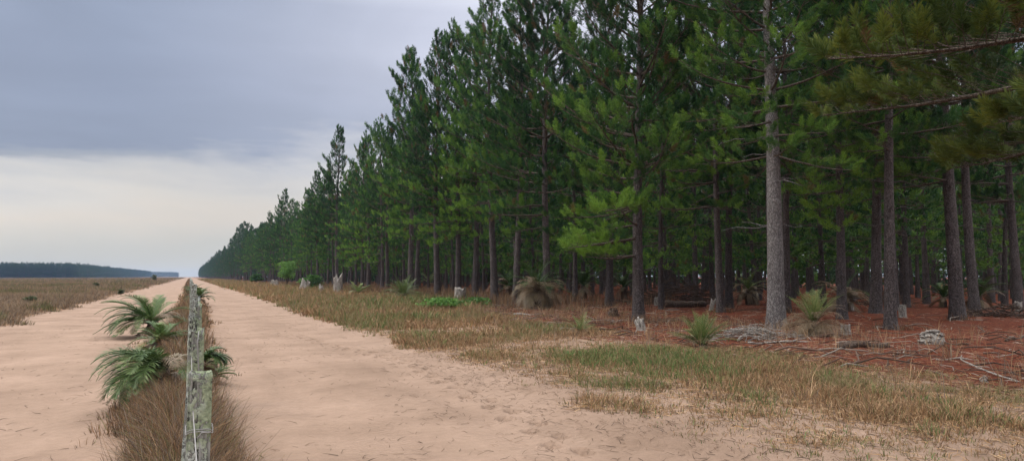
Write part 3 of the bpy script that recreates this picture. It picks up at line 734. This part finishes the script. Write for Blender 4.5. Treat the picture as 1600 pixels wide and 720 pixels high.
# far plantation across the heath on the left
lib4 = lib_of(3, [(17, .1, 4.4, .2), (16, .1, 4.4, .2), (18, .1, 4.2, .2)], 450)
def sp_at(u, dist):
    a = YAW+math.atan((u-800)/FPX); return dist*math.sin(a), dist*math.cos(a)
spots = []
A0, A1 = sp_at(-260, 1050), sp_at(118, 1050); B1 = sp_at(236, 2500)
for (p, q, k) in ((A0, A1, 230), (A1, B1, 300)):
    for i in range(k):
        f = (i+.5)/k
        for rw in range(3): spots.append((p[0]+(q[0]-p[0])*f+r.uniform(-3, 3)-rw*6, p[1]+(q[1]-p[1])*f+r.uniform(-3, 3)+rw*8, r.uniform(.90, 1.04), r.uniform(0, 6.28), r.randrange(3)))
C0, C1 = sp_at(225, 2700), sp_at(280, 3050)
for i in range(120):
    f = i/120; spots.append((C0[0]+(C1[0]-C0[0])*f, C0[1]+(C1[1]-C0[1])*f, r.uniform(.9, 1.1), r.uniform(0, 6.28), r.randrange(3)))
mass('far_plantation', spots, lib4, 'needles_far', 'dark blue wood on the horizon across the open field', 'wood')

# ------------------------------------------------------------------ palms
def frond_mesh(L, el, az, droop, wid, nl=34, lw=.012, tint=.5, dead=0.0, org=(0, 0, 0), twist=.3):
    """arching pinnate frond as one mesh"""
    a = Acc(); n = 13; h = np.array([math.cos(az), math.sin(az), 0]); e = el; pts = [np.array(org, float)]; dirs = []
    for i in range(n):
        d = h*math.cos(e)+np.array([0, 0, math.sin(e)]); dirs.append(d); pts.append(pts[-1]+d*L/n); e -= droop/n*(.5+1.0*i/n)
    dirs.append(dirs[-1]); pts = np.array(pts); pts[:, 2] = np.maximum(pts[:, 2], .03+.05*np.sin(np.arange(n+1)*1.7)**2); dirs = np.array(dirs)
    cb = (tint*.7, dead, 0)
    a.add(*tube(pts, np.linspace(.012, .003, n+1)*max(1, L), 4, False), cb)
    side = np.array([-math.sin(az), math.cos(az), 0])
    f = np.linspace(.12, .99, nl); ii = f*n; i0 = ii.astype(int).clip(0, n-1); fr = (ii-i0)[:, None]
    P = pts[i0]*(1-fr)+pts[i0+1]*fr; D = dirs[i0]
    Ln = wid*np.sin(np.clip(f*1.02+.06, 0, 1)*math.pi)**.6*rng.uniform(.8, 1.1, nl)
    for sg in (-1, 1):
        N = np.cross(D, side*sg); N = N*np.sign(N[:, 2:3]+1e-6)
        ld = D*.62+side*sg*.62+N*twist+rng.normal(0, .07, (nl, 3)); ld /= np.linalg.norm(ld, axis=1)[:, None]
        l = Ln[:, None]; m1 = P+ld*l*.5; dn = np.array([0, 0, -1.])
        tp = m1+ld*l*.45+dn*l*(.16+.25*dead)+0*l; tp[:, 2] = np.maximum(tp[:, 2], .01); m1 = m1+dn*l*.02
        w = np.cross(ld, N); w /= np.linalg.norm(w, axis=1)[:, None]; w = w*lw/2
        V_ = np.stack([P-w*.6, P+w*.6, m1-w, m1+w, tp], 1).reshape(-1, 3); b = np.arange(nl)[:, None]*5
        F_ = np.concatenate([b+[0, 1, 3], b+[0, 3, 2], b+[2, 3, 4]])
        c = np.clip(tint+rng.uniform(-.18, .22, nl), 0, 1).repeat(5); a.add(V_, F_, np.c_[c, np.full(len(c), dead), np.zeros(len(c))])
    return a
def palm(x, y, label, L, n, nd, cz=.25, wid=.22, tint=.45, az_pref=None, spread_=1.0, el=(25, 75), droop=(60, 110), lw=.012, nl=34, deadL=.9, dead_el=(5, 62), group='low palms', dz=0, name='low_palm'):
    o = empty(name, (x, y, H(x, y)+dz), label, 'palm', group)
    # short stem of old leaf bases
    Vs, Fs = tube([(0, 0, -.1), (0, 0, cz*.5), (0, 0, cz)], [.13*L, .12*L, .07*L], 9); Vs[:, :2] *= 1+.25*(vnoise(Vs[:, 2]*20, np.arctan2(Vs[:, 1], Vs[:, 0])*3, 3)-.5)[:, None]
    st = Acc(); st.add(Vs, Fs); link('stem', st.mesh('stem', M['dark_wood']), o)
    for i in range(n):
        az = az_pref+random.gauss(0, spread_) if az_pref is not None else i*2.399+random.uniform(-.3, .3)
        f = (i+.5)/n
        fm = frond_mesh(L*random.uniform(.8, 1.1), R(el[1]+(el[0]-el[1])*f+random.uniform(-8, 8)), az, R(random.uniform(*droop)), wid*random.uniform(.85, 1.1), nl, lw, tint+random.uniform(-.15, .2), 0.0, (0, 0, cz))
        link('frond', fm.mesh('frond', M['palm_leaf']), o)
    for i in range(nd):
        az = i*2.399+1+random.uniform(-.4, .4)
        fm = frond_mesh(L*deadL*random.uniform(.45, 1.1), R(random.uniform(dead_el[0]-25, dead_el[1]+5)), az, R(random.uniform(95, 150)), wid*.85, nl, lw*.9, .5, random.uniform(.75, 1.0), (0, 0, cz*.8), .05)
        d_ = link('dead_frond', fm.mesh('dead_frond', M['palm_leaf']), o)
    return o
def W2(u, v): return at(u, v)
# by the fence
palm(-.26, 10.4, 'nearest palm by the fence, long fronds drooping left over the sand', .90, 36, 30, .38, .27, .42, az_pref=R(195), spread_=.7, el=(8, 50), droop=(80, 150), lw=.010, nl=46, group='palms by the fence')
palm(-.95, 24.0, 'second palm along the fence, wide arching green crown above a dark hollow', 1.55, 40, 22, .32, .32, .42, az_pref=R(172), spread_=1.25, el=(10, 66), droop=(65, 120), lw=.016, nl=40, group='palms by the fence')
palm(-.5, 17.5, 'low bushy palm between the two larger palms left of the fence', .75, 22, 20, .15, .20, .5, el=(20, 70), lw=.012, nl=44, group='palms by the fence')
palm(.20, 10.8, 'small dark palm hanging behind the right side of the fence posts', .42, 16, 8, .52, .12, .15, az_pref=R(-10), spread_=.8, el=(20, 50), droop=(110, 150), lw=.008, nl=40, group='palms by the fence')
palm(.33, 12.6, 'grey green tuft leaning out over the sand right of the fence', .40, 20, 12, .08, .16, .5, az_pref=R(0), spread_=1.2, el=(10, 70), droop=(30, 80), lw=.007, nl=16, group='palms by the fence')
palm(.5, 47, 'far green palm bulging right of the fence line', 1.2, 22, 4, .35, .3, .25, lw=.03, nl=26, group='palms by the fence')
palm(.35, 64, 'farthest small palm by the fence line', 1.1, 16, 3, .3, .3, .3, lw=.035, nl=18, group='palms by the fence')
# along the plantation
x, y = W2(1096, 545); palm(x, y, 'young green palm with upright spiky fronds beside the bleached branches', .85, 44, 20, .06, .26, .8, el=(25, 88), droop=(5, 60), lw=.008, nl=14)
x, y = W2(1272, 530); palm(x, y, 'mound of dry grey brown palm fronds right of the pale trunk', 1.12, 22, 76, .28, .30, .9, el=(50, 88), droop=(10, 60), lw=.008, nl=20, deadL=1.0, dead_el=(25, 85))
x, y = W2(908, 522); palm(x, y, 'small sparse straw coloured palm on the open litter', .62, 16, 10, .06, .2, 1.0, el=(25, 80), droop=(10, 45), lw=.008, nl=10)
x, y = W2(1318, 490); palm(x, y, 'dark collapsed palm with a heap of drooping dead fronds', 1.8, 3, 50, .6, .28, .25, lw=.018, deadL=1.0, dead_el=(15, 75))
x, y = W2(1170, 478); palm(x, y, 'brown skirted palm with a fresh green top between the trunks', 1.5, 12, 30, .8, .3, .8, el=(30, 80), lw=.022, deadL=1.1)
x, y = W2(840, 486); palm(x, y, 'big palm with a wide skirt of hanging brown fronds', 1.9, 20, 74, 1.0, .5, .3, el=(10, 80), droop=(60, 120), lw=.016, nl=26, deadL=.95)
x, y = W2(795, 472); palm(x, y, 'dark green palm left of the brown skirted one', 1.9, 17, 8, .9, .42, .25, el=(15, 75), lw=.028)
x, y = W2(630, 470); palm(x, y, 'blue green rosette palm with spiky fronds and brown skirt in the grass', 1.7, 40, 26, .25, .45, .7, el=(5, 80), droop=(25, 95), lw=.020, nl=18)
x, y = W2(560, 462); palm(x, y, 'flat grey green palm left of the rosette palm', 1.6, 16, 3, .2, .3, .75, el=(5, 55), droop=(20, 60), lw=.035, nl=24)
x, y = W2(1530, 484); palm(x, y, 'dark green palm thicket behind the right hand trunks', 1.7, 20, 12, .6, .34, .3, lw=.024)
x, y = W2(1475, 482); palm(x, y, 'dark low palm left of the stout pair of trunks', 1.3, 16, 12, .5, .3, .2, lw=.022)
x, y = W2(975, 470); palm(x, y, 'shaded palm between the trunks behind the pine with the white stump', 1.8, 16, 10, .8, .35, .35, lw=.026)
x, y = W2(912, 470); palm(x, y, 'shaded palm with hanging fronds left of the low green boughs', 1.8, 16, 14, .9, .35, .25, lw=.026)
x, y = W2(1155, 452); palm(x, y, 'bright green palm in the far gap behind the touching pair of trunks', 2.2, 18, 10, .8, .4, .95, lw=.04, nl=26)
x, y = W2(670, 452); palm(x, y, 'pale green palm glimpsed far behind the tall pine', 2.2, 16, 4, .7, .4, .9, lw=.05, nl=24)

# ------------------------------------------------------------------ leafy shrubs and the small bright tree
def leafy(x, y, label, cat, Wd, Ht, n, leaf, tint, name, z0=.0, trunk=True, group=None, mats='broad_leaf'):
    o = empty(name, (x, y, H(x, y)), label, cat, group)
    st = Acc(); tips = []
    for i in range(7 if trunk else 9):
        a = random.uniform(0, 6.28); rr_ = Wd*random.uniform(.15, .42); zt = z0+(Ht-z0)*random.uniform(.5, .95)
        P = [(0, 0, -.05), (rr_*.15*math.cos(a), rr_*.15*math.sin(a), zt*.4), (rr_*.6*math.cos(a), rr_*.6*math.sin(a), zt*.75), (rr_*math.cos(a), rr_*math.sin(a), zt)]
        st.add(*tube(P, [.012*Ht+.01, .010*Ht, .006*Ht, .003*Ht], 5)); tips.append(P[-1])
    link('trunk' if trunk else 'stem', st.mesh('stem', M['twig']), o)
    # leaves in clumps about a set of lobes
    lob = np.array([(Wd*.5*random.uniform(.1, .75)*math.cos(a), Wd*.5*random.uniform(.1, .75)*math.sin(a), z0+(Ht-z0)*random.uniform(.22, .9)) for a in np.linspace(0, 30, 22)])
    lob[:, :2] *= (1.15-.75*((lob[:, 2:3]-z0)/(Ht-z0))**2)
    k = rng.integers(0, len(lob), n); d = rng.normal(size=(n, 3)); d /= np.linalg.norm(d, axis=1)[:, None]
    P = lob[k]+d*rng.uniform(.4, 1, (n, 1))**.5*np.array([Wd*.17, Wd*.17, Ht*.11]); P[:, 2] = np.maximum(P[:, 2], .03)
    ax = rng.normal(size=(n, 3)); ax[:, 2] = np.abs(ax[:, 2])*.6; ax /= np.linalg.norm(ax, axis=1)[:, None]; s = np.cross(ax, rng.normal(size=(n, 3))); s /= np.linalg.norm(s, axis=1)[:, None]
    l = leaf*rng.uniform(.7, 1.3, (n, 1)); V_ = np.stack([P, P+ax*l*.5+s*l*.28, P+ax*l, P+ax*l*.5-s*l*.28], 1).reshape(-1, 3)
    b = np.arange(n)[:, None]*4; F_ = np.r_[b+[0, 1, 2], b+[0, 2, 3]]
    c = np.clip(tint+rng.uniform(-.25, .3, n)+.15*(k % 3-1), 0, 1).repeat(4)
    a = Acc(); a.add(V_, F_, np.c_[c, np.zeros((len(c), 2))]); link('crown' if trunk else 'foliage', a.mesh('leaves', M[mats]), o)
    return o
def row_at(u, xr):
    """point on the line x = xr seen in column u"""
    k = math.tan(YAW+math.atan((u-800)/FPX)); return xr, xr/k
x, y = row_at(450, 12.6); leafy(x, y, 'small bright green tree in front of the dark pines by the road', 'small tree', 3.0, 3.7, 2200, .22, .85, 'young_tree', .9)
x, y = row_at(487, 13.5); leafy(x, y, 'rounded green shrub beside pale stumps left of the tall ragged stump', 'shrub', 3.2, 1.9, 1500, .24, .45, 'leafy_shrub', .1, False, 'shrubs on the verge')
x, y = row_at(402, 14.2); leafy(x, y, 'farthest dark shrub at the foot of the pines along the road', 'shrub', 4.0, 2.2, 1200, .35, .15, 'leafy_shrub', .1, False, 'shrubs on the verge')
x, y = W2(693, 486); leafy(x, y, 'low bright green shrub left of the pale square topped stump', 'shrub', 2.9, .55, 1500, .13, .75, 'leafy_shrub', 0, False, 'shrubs on the verge')
x, y = W2(745, 482); leafy(x, y, 'low green weeds right of the pale square topped stump', 'shrub', 1.8, .5, 700, .12, .6, 'leafy_shrub', 0, False, 'shrubs on the verge')
for u, v, lab in ((1245, 455, 'green shrub seen between the pale trunk and the dark collapsed palm'), (1440, 452, 'green shrub far behind the thin dark pine'), (1575, 455, 'green shrub at the right edge behind the last trunk'),
                  (1040, 450, 'shaded shrub behind the brush pile'), (1300, 448, 'distant shrub behind the collapsed palm'), (905, 452, 'dark shrub deep behind the skirted palm'), (760, 450, 'dark shrub deep behind the bare trunked pine')):
    x, y = W2(u, v); leafy(x, y, lab, "shrub", 5.5, 3.6, 2200, .30, .8 if 'green' in lab else .3, 'leafy_shrub', .2, False, 'shrubs inside the plantation')
for u, v, w, h, lab in ((189, 460, .6, .5, 'dark green bush at the edge of the heath beside the left track'), (150, 450, 1.2, .8, 'olive bush in the heath beyond the dark one by the track'),
                     (46, 478, .9, .55, 'green patch of bush in the heath nearest the left edge'), (241, 439, 2.6, 2.3, 'lone dark bush standing high in the heath near the road end')):
    x, y = W2(u, v); leafy(x, y, lab, 'bush', w, h, 900, .12 if v > 445 else .3, .3, 'heath_bush', 0, False, 'bushes in the heath', 'bush_leaf')

# ------------------------------------------------------------------ stumps and dead wood
def stump(x, y, label, rad, h, seed, mt='dead_wood', lean=(0, 0), jag=.3, legs=0.0, group='weathered stumps'):
    k, n = 22, 12; rs = np.random.default_rng(seed); th = np.arange(k)/k*2*math.pi
    top = h*(1-jag*np.clip(np.abs(vnoise(th*1.6+seed, 0*th, seed)*1.5-.2)+.9*(vnoise(th*3.1+seed, 0*th+4, seed)-.45), 0, 1.4)); V_ = []
    for i in range(n):
        f = i/(n-1); rr_ = rad*(1+.45*math.exp(-f*5))*(1+.30*(vnoise(th*2.2+seed*3, np.full(k, f*1.2), seed)-.5)-.22*(vnoise(th*5, np.full(k, f*.8), seed+1) > .62))
        z = -.08+(top+.08)*f; c = np.array(lean)*f
        V_.append(np.c_[rr_*np.cos(th)+c[0], rr_*.85*np.sin(th)+c[1], z])
    for f, dr in ((.75, .0), (.45, -.08), (.0, -.14)):      # hollow, splintered top
        V_.append(np.c_[rad*f*np.cos(th)+lean[0], rad*f*.85*np.sin(th)+lean[1], (top*.6+h*.3)+dr*h/.6*(1-f)])
    V_ = np.concatenate(V_); m_ = n+3; i = np.arange(m_-1)[:, None]*k; j = np.arange(k)[None]; j2 = (j+1) % k
    F_ = np.stack([i+j, i+j2, i+k+j2, i+k+j], -1).reshape(-1, 4)
    a = Acc(); a.add(V_, F_); o = link('tree_stump', a.mesh('tree_stump', M[mt])); o.location = (x, y, H(x, y)); tag(o, label, 'stump', group); return o
x, y = W2(719, 476); stump(x, y, 'pale weathered stump with a square top standing in the verge grass', .34, 1.0, 3, jag=.12)
x, y = row_at(529, 12.5); stump(x, y, 'tall ragged pale stump at the foot of the pointed pine', .42, 2.0, 5, jag=.4)
x, y = row_at(430, 12.5); stump(x, y, 'small pale stump left of the small bright green tree', .62, 1.1, 6, jag=.5)
x, y = row_at(475, 12.0); stump(x, y, 'pale stump leaning against the round shrub', .45, 1.5, 7, jag=.5, lean=(.3, 0))
x, y = row_at(503, 12.2); stump(x, y, 'small pale stump between the round shrub and the tall ragged stump', .28, .9, 8, jag=.5)
x, y = W2(1004, 519); stump(x, y, 'white chipped stump leaning on the foot of a front pine', .14, .46, 9, jag=.6, lean=(-.09, .05))
x, y = W2(1322, 528); stump(x, y, 'small grey cut stump right of the mound of dry fronds', .13, .30, 10, jag=.1)
x, y = W2(1411, 501); stump(x, y, 'small pale stump right of the straight dark pine', .14, .5, 11, jag=.3)
x, y = W2(1330, 488); stump(x, y, 'thin grey stump beside the dark collapsed palm', .15, .55, 12, jag=.5)
x, y = W2(1027, 480); stump(x, y, 'short grey stump at the left end of the brush pile', .17, .55, 13, jag=.3)
x, y = W2(1110, 488); stump(x, y, 'leaning pale stub beside the right end of the brush pile', .12, .6, 14, jag=.5, lean=(.2, 0))
x, y = W2(1592, 492); stump(x, y, 'grey stump at the far right edge of the picture', .16, .5, 15, jag=.2)

def log(x, y, label, L, rad, az, seed, mt='dead_wood', z=None, bend=.1, flat=1.0, name='fallen_log', cat='log', parent=None, tilt=0.0):
    rs = random.Random(seed); n = 12; P = []
    for i in range(n):
        f = i/(n-1)-.5; P.append((L*f, bend*math.sin(f*5+seed)*L*.3, rad*.6*flat+tilt*(f+.5)*L+.02*math.sin(f*9+seed)))
    V_, F_ = tube(P, [rad*(1-.35*i/(n-1))*(1+.16*math.sin(i*2.1+seed)) for i in range(n)], 10)
    V_[:, 2] = (V_[:, 2]-rad*.5)*flat+rad*.5*flat; V_ += .3*rad*(np.stack([vnoise(V_[:, 0]*7, V_[:, 1]*30+q, seed+q) for q in range(3)], 1)-.5)
    a = Acc(); a.add(V_, F_)
    for q in range(rs.randint(1, 3)):      # broken side branch
        i = rs.randint(3, 9); a_ = rs.choice((-1, 1))*rs.uniform(.5, 1.1); l = L*rs.uniform(.1, .25); p = np.array(P[i]); d = np.array([math.cos(a_), math.sin(a_), rs.uniform(.1, .5)])
        a.add(*tube([p, p+d*l*.6, p+d*l+np.array([0, 0, -.03])], [rad*.4, rad*.28, rad*.12], 5))
    o = link(name, a.mesh(name, M[mt])); o.location = (x, y, H(x, y)); o.rotation_euler = (0, 0, az); return tag(o, label, cat)
x, y = W2(1225, 540); log(x, y, 'long split bleached branch lying in front of the pale trunk', 1.9, .055, R(-12), 1, bend=.12, flat=.7)
x, y = W2(1350, 550); log(x, y, 'dark round log lying on red litter right of the mound of fronds', 1.15, .09, R(-15), 2, 'dark_wood')
x, y = W2(1345, 541); log(x, y, 'thin bark slab lying behind the dark round log', 1.0, .05, R(-5), 3, 'dark_wood', flat=.6)
x, y = W2(825, 494); log(x, y, 'white bleached stick lying below the skirted palm', 1.3, .05, R(-30), 4)
x, y = W2(1070, 482); log(x, y, 'large pale topped log under the brush pile', 2.4, .22, R(-10), 5, 'dark_wood')
x, y = W2(965, 505); log(x, y, 'short pale branch in the litter left of the pine with the white stump', .9, .035, R(-20), 6)
x, y = W2(1535, 592); log(x, y, 'thin crooked pale branch lying at the right of the verge', 1.7, .014, R(55), 7, bend=.3, tilt=.14)
x, y = W2(1500, 568); log(x, y, 'thin pale stick lying flat in front of the bark heap', .9, .018, R(-25), 8)
x, y = W2(1585, 540); log(x, y, 'dark fallen branch at the right edge of the litter', 1.4, .04, R(20), 9, 'dark_wood')
x, y = W2(893, 517); log(x, y, 'grey driftwood piece beside the small straw coloured palm', .8, .045, R(-8), 10, bend=.3)
x, y = W2(1490, 545); log(x, y, 'short dark stick beside the bark heap', .6, .03, R(-60), 11, 'dark_wood')

def pile(x, y, label, w, d, h, n, rad, seed, mt, name='brush_pile', cat='brush pile', L=1.2):
    rs = random.Random(seed); a = Acc()
    for i in range(n):
        px_, py_ = rs.gauss(0, w*.28), rs.gauss(0, d*.28); q = math.exp(-(px_/w*2)**2-(py_/d*2)**2)
        az = rs.gauss(0, .7); l = L*rs.uniform(.4, 1.2); el = rs.gauss(0, .22); z = rs.uniform(.02, 1)*h*q+.03
        dv = np.array([math.cos(az)*math.cos(el), math.sin(az), math.sin(el)]); p = np.array([px_, py_, z])
        P = [p-dv*l*.5, p-dv*l*.1+np.array([0, 0, rs.uniform(-.06, .08)]), p+dv*l*.25, p+dv*l*.5+np.array([0, rs.uniform(-.1, .1), -.05])]
        P = [np.array([v[0], v[1], max(v[2], .01)]) for v in P]; rr_ = rad*rs.uniform(.4, 1.4)
        c = rs.uniform(.6, 1.2); a.add(*tube(P, [rr_, rr_*.9, rr_*.7, rr_*.3], 5), (c, c, c))
    o = link(name, a.mesh(name, M[mt])); o.location = (x, y, H(x, y)); return tag(o, label, cat)
x, y = W2(1060, 476); pile(x, y, 'high brown brush pile of dead branches between the trunks', 5.5, 3, 1.5, 330, .022, 1, 'dark_wood', L=1.5)
x, y = W2(1180, 535); pile(x, y, 'tangle of thin bleached branches between the young palm and the pale trunk', 2.1, 1.1, .28, 90, .012, 2, 'dead_wood', 'branch_tangle', 'dead branches', 1.0)
x, y = W2(1385, 478); pile(x, y, 'low heap of dark brush behind the straight dark pine', 3.5, 2, .8, 160, .018, 3, 'dark_wood', L=1.2)
x, y = W2(1570, 500); pile(x, y, 'dark brush heap near the right edge', 2.5, 1.5, .5, 110, .018, 4, 'dark_wood', L=1.0)

def heap(x, y, label, w, h, seed, mt, name, cat):
    # a mound of curled bark pieces / an earth clod
    rs = random.Random(seed); a = Acc(); k, n = 18, 9
    Vc = []
    for i in range(n):
        f = i/(n-1)*math.pi/2
        for j_ in range(k):
            t_ = j_/k*2*math.pi; q = w/2*math.cos(f)*(1+.35*(float(vnoise(np.array([t_*2]), np.array([f*3]), seed)[0])-.5)); Vc.append((q*math.cos(t_), q*.75*math.sin(t_), h*math.sin(f)*(1+.25*(float(vnoise(np.array([t_*3]), np.array([f*5]), seed+2)[0])-.5))-.02))
    i = np.arange(n-1)[:, None]*k; j = np.arange(k)[None]; j2 = (j+1) % k
    a.add(Vc, np.stack([i+j, i+j2, i+k+j2, i+k+j], -1).reshape(-1, 4))
    for q in range(26):
        t_ = rs.uniform(0, 6.28); f = rs.uniform(.1, 1.3); p = np.array([w/2*math.cos(f)*math.cos(t_), w/2*.75*math.cos(f)*math.sin(t_), h*math.sin(f)+.01]); d = np.array([-math.sin(t_)+rs.uniform(-.6, .6), math.cos(t_), rs.uniform(-.2, .3)]); l = w*rs.uniform(.12, .3)
        a.add(*tube([p-d*l*.5, p+np.array([0, 0, .015]), p+d*l*.5], [w*.03, w*.045, w*.02], 5))
    o = link(name, a.mesh(name, M[mt])); o.location = (x, y, H(x, y)); return tag(o, label, cat)
x, y = W2(1456, 543); heap(x, y, 'rounded heap of grey brown bark on the red litter', .66, .30, 1, 'dead_wood', 'bark_heap', 'bark heap')
x, y = W2(958, 499); heap(x, y, 'small black mound in the litter left of the white stump', .5, .30, 2, 'dark_wood', 'dark_mound', 'earth mound')  # low rounded mound in a dark tone
x, y = W2(1538, 602); heap(x, y, 'small grey clod on the sand at the right of the verge', .14, .07, 3, 'dead_wood', 'earth_clod', 'clod')

# ------------------------------------------------------------------ fence
fence = empty('wire_fence', (0, 3, 0), 'old wire fence with rough lichen covered wooden posts between the sand tracks', 'fence')
def post_mesh(w, d, h, seed, kn=30, nz=70, jag=.02, split=.5, lean=(0, 0), zb=-.1, sq=.35, rough=1.0):
    th = np.arange(kn)/kn*2*math.pi; c, s = np.cos(th), np.sin(th)
    ex = sq; bx = np.sign(c)*np.abs(c)**ex*w/2; by = np.sign(s)*np.abs(s)**ex*d/2
    arc = th*3.0
    top = h-jag*(vnoise(arc*1.3+seed*5, 0*arc, seed)+.6*vnoise(arc*4, 0*arc+1, seed+4))
    V_ = []
    for i in range(nz):
        f = i/(nz-1); z = zb+(top-zb)*f
        g1 = vnoise(arc*1.9+seed*7, z*1.2, seed)-.5; g2 = vnoise(arc*5.5+seed*3, z*2.6, seed+1)-.5; g3 = vnoise(arc*3, z*22, seed+2)-.5
        crack = (vnoise(arc*4.2+seed, z*.9, seed+3) > .70)*split
        k_ = 1+rough*(.30*g1+.16*g2+.07*g3-.30*crack)
        k_ = k_*(1-.04*f)
        V_.append(np.c_[bx*k_+lean[0]*f, by*k_+lean[1]*f, z])
    for q in (.8, .45, .05): V_.append(np.c_[bx*q+lean[0], by*q+lean[1], top-.004-.012*(vnoise(c*3+seed, s*3+q*4, seed))])
    V_ = np.concatenate(V_); m_ = nz+3; i = np.arange(m_-1)[:, None]*kn; j = np.arange(kn)[None]; j2 = (j+1) % kn
    return V_, np.stack([i+j, i+j2, i+kn+j2, i+kn+j], -1).reshape(-1, 4)
posts = []
def add_post(y, u, vt, wpx, dfac=1.2, seed=0, jag=.02, fine=True, dx=0.0, lean=(0, 0), name='post', sq=.35, rough=1.0):
    """post at distance y along the fence, centre column u, top row vt, width in px"""
    d = FW+RT*((u-800)/FPX)-UP*((vt-360)/FPX); k = y/d.y; x = d.x*k; zt = CH+d.z*k
    depth = k; w = wpx/FPX*depth; hb = H(x, y)
    V_, F_ = post_mesh(w, w*dfac, zt-hb, seed, 30 if fine else 12, 90 if fine else 22, jag, lean=lean, sq=sq, rough=rough)
    a = Acc(); a.add(V_, F_); o = link(name, a.mesh('post', M['post_wood'], fine), fence); o.location = (x-lean[0], y-3, hb); posts.append((x, y, zt, w)); return o
# (distance along the fence, column, top row, width)
P0 = add_post(2.62, 313.5, 578, 35, 1.15, 1, .006, sq=.24, lean=(.012, 0), rough=.35)
add_post(4.3, 307, 507, 25, 1.1, 2, .05, sq=.4, lean=(.0, 0), rough=.6)
add_post(5.7, 305.0, 472, 19, 1.1, 3, .16, sq=.6)
add_post(7.6, 308.0, 459, 15, 1.1, 4, .10, sq=.7)
add_post(10.2, 304.0, 457, 11, 1.2, 5, .05, sq=.6)
add_post(13.5, 303.5, 448, 8, 1.2, 6, .05, sq=.6)
yq = 17.5; q = 7
while yq < 420:
    add_post(yq, 297+6.0*17.5/yq*random.uniform(.6, 1.2), 433+10*17.5/yq+random.uniform(-1.2, 1.2)*min(1, 17.5/yq*1.6), max(.13*FPX/yq*random.uniform(.7, 1.2), .2), 1.1, q, .04, False); yq += (4.2+random.uniform(-.4, .4))*(1 if yq < 200 else 2); q += 1
# split batten leaning on the left of the second post
V_, F_ = post_mesh(.018, .03, 1.0, 40, 12, 40, .10, lean=(.05, 0)); a = Acc(); a.add(V_, F_)
o = link('batten', a.mesh('batten', M['post_wood']), fence); o.location = (posts[1][0]-.085, 1.0, H(-.1, 4.0))
# line wires stapled to the posts, one mesh each
for i, z in enumerate((.25, .5, .75, .98, 1.15)):
    P = []
    pp = [(posts[0][0]+.01, -1.5)]+[(x_+(.03 if i % 2 else -.02), y_) for x_, y_, _, _ in posts]
    for (xa, ya), (xb, yb) in zip(pp[:-1], pp[1:]):
        P += [(xa, ya-3, z+H(xa, ya)), ((xa+xb)/2, (ya+yb)/2-3, z-.006+H(xb, yb)*.5+H(xa, ya)*.5)]
    a = Acc(); a.add(*tube(P, .0018, 4)); link('wire', a.mesh('wire', M['wire']), fence)
# tie wire round the first post and the loose end hanging down its face
x0, y0, z0, w0 = posts[0]; dd = w0*1.15/2
a = Acc(); th = np.linspace(-.2, 2*math.pi-.1, 40); zz = z0-.19
cc, ss = np.cos(th), np.sin(th)
ring = np.c_[x0+np.sign(cc)*np.abs(cc)**.3*(w0/2+.004), y0-3+np.sign(ss)*np.abs(ss)**.3*(dd+.005), zz+.004*np.sin(th*3)]
a.add(*tube(ring, .0018, 5)); ring2 = ring+np.array([0, 0, .007]); a.add(*tube(ring2, .0016, 5))
fy = y0-3-dd-.012
a.add(*tube([(x0+.03, fy-.004, zz), (x0+.008, fy-.008, zz+.004), (x0-.006, fy-.006, zz-.012), (x0+.002, fy-.008, zz-.03), (x0+.004, fy-.006, zz-.12), (x0+.010, fy-.004, zz-.22), (x0+.014, fy-.004, zz-.4)], .0019, 5))
link('tie_wire', a.mesh('tie_wire', M['wire']), fence)
x1, y1, z1, w1 = posts[1]; a = Acc()
a.add(*tube([(x1+.012, y1-3-w1*.62, z1-.03), (x1+.006, y1-3-w1*.64, z1-.10), (x1+.014, y1-3-w1*.63, z1-.2), (x1+.012, y1-3-w1*.62, z1-.34)], .003, 5)); link('tie_wire', a.mesh('tie_wire', M['wire']), fence)

# ------------------------------------------------------------------ haze
m = bpy.data.materials.new('haze_air'); m.use_nodes = True; nt = m.node_tree; nt.nodes.clear()
pv = nt.nodes.new('ShaderNodeVolumePrincipled'); pv.inputs['Color'].default_value = (.38, .55, .90, 1); pv.inputs['Density'].default_value = .00011
oo = nt.nodes.new('ShaderNodeOutputMaterial'); nt.links.new(pv.outputs[0], oo.inputs['Volume'])
s = 3400; z0, z1 = -1.6, 24
Vb = [(-s, -s, z0), (s, -s, z0), (s, s, z0), (-s, s, z0), (-s, -s, z1), (s, -s, z1), (s, s, z1), (-s, s, z1)]
hz = link('haze', make_mesh('haze', Vb, [(3, 2, 1, 0), (4, 5, 6, 7), (0, 1, 5, 4), (1, 2, 6, 5), (2, 3, 7, 6), (3, 0, 4, 7)], m)); tag(hz, 'thin pale blue haze over the whole plain', 'haze', kind='stuff')
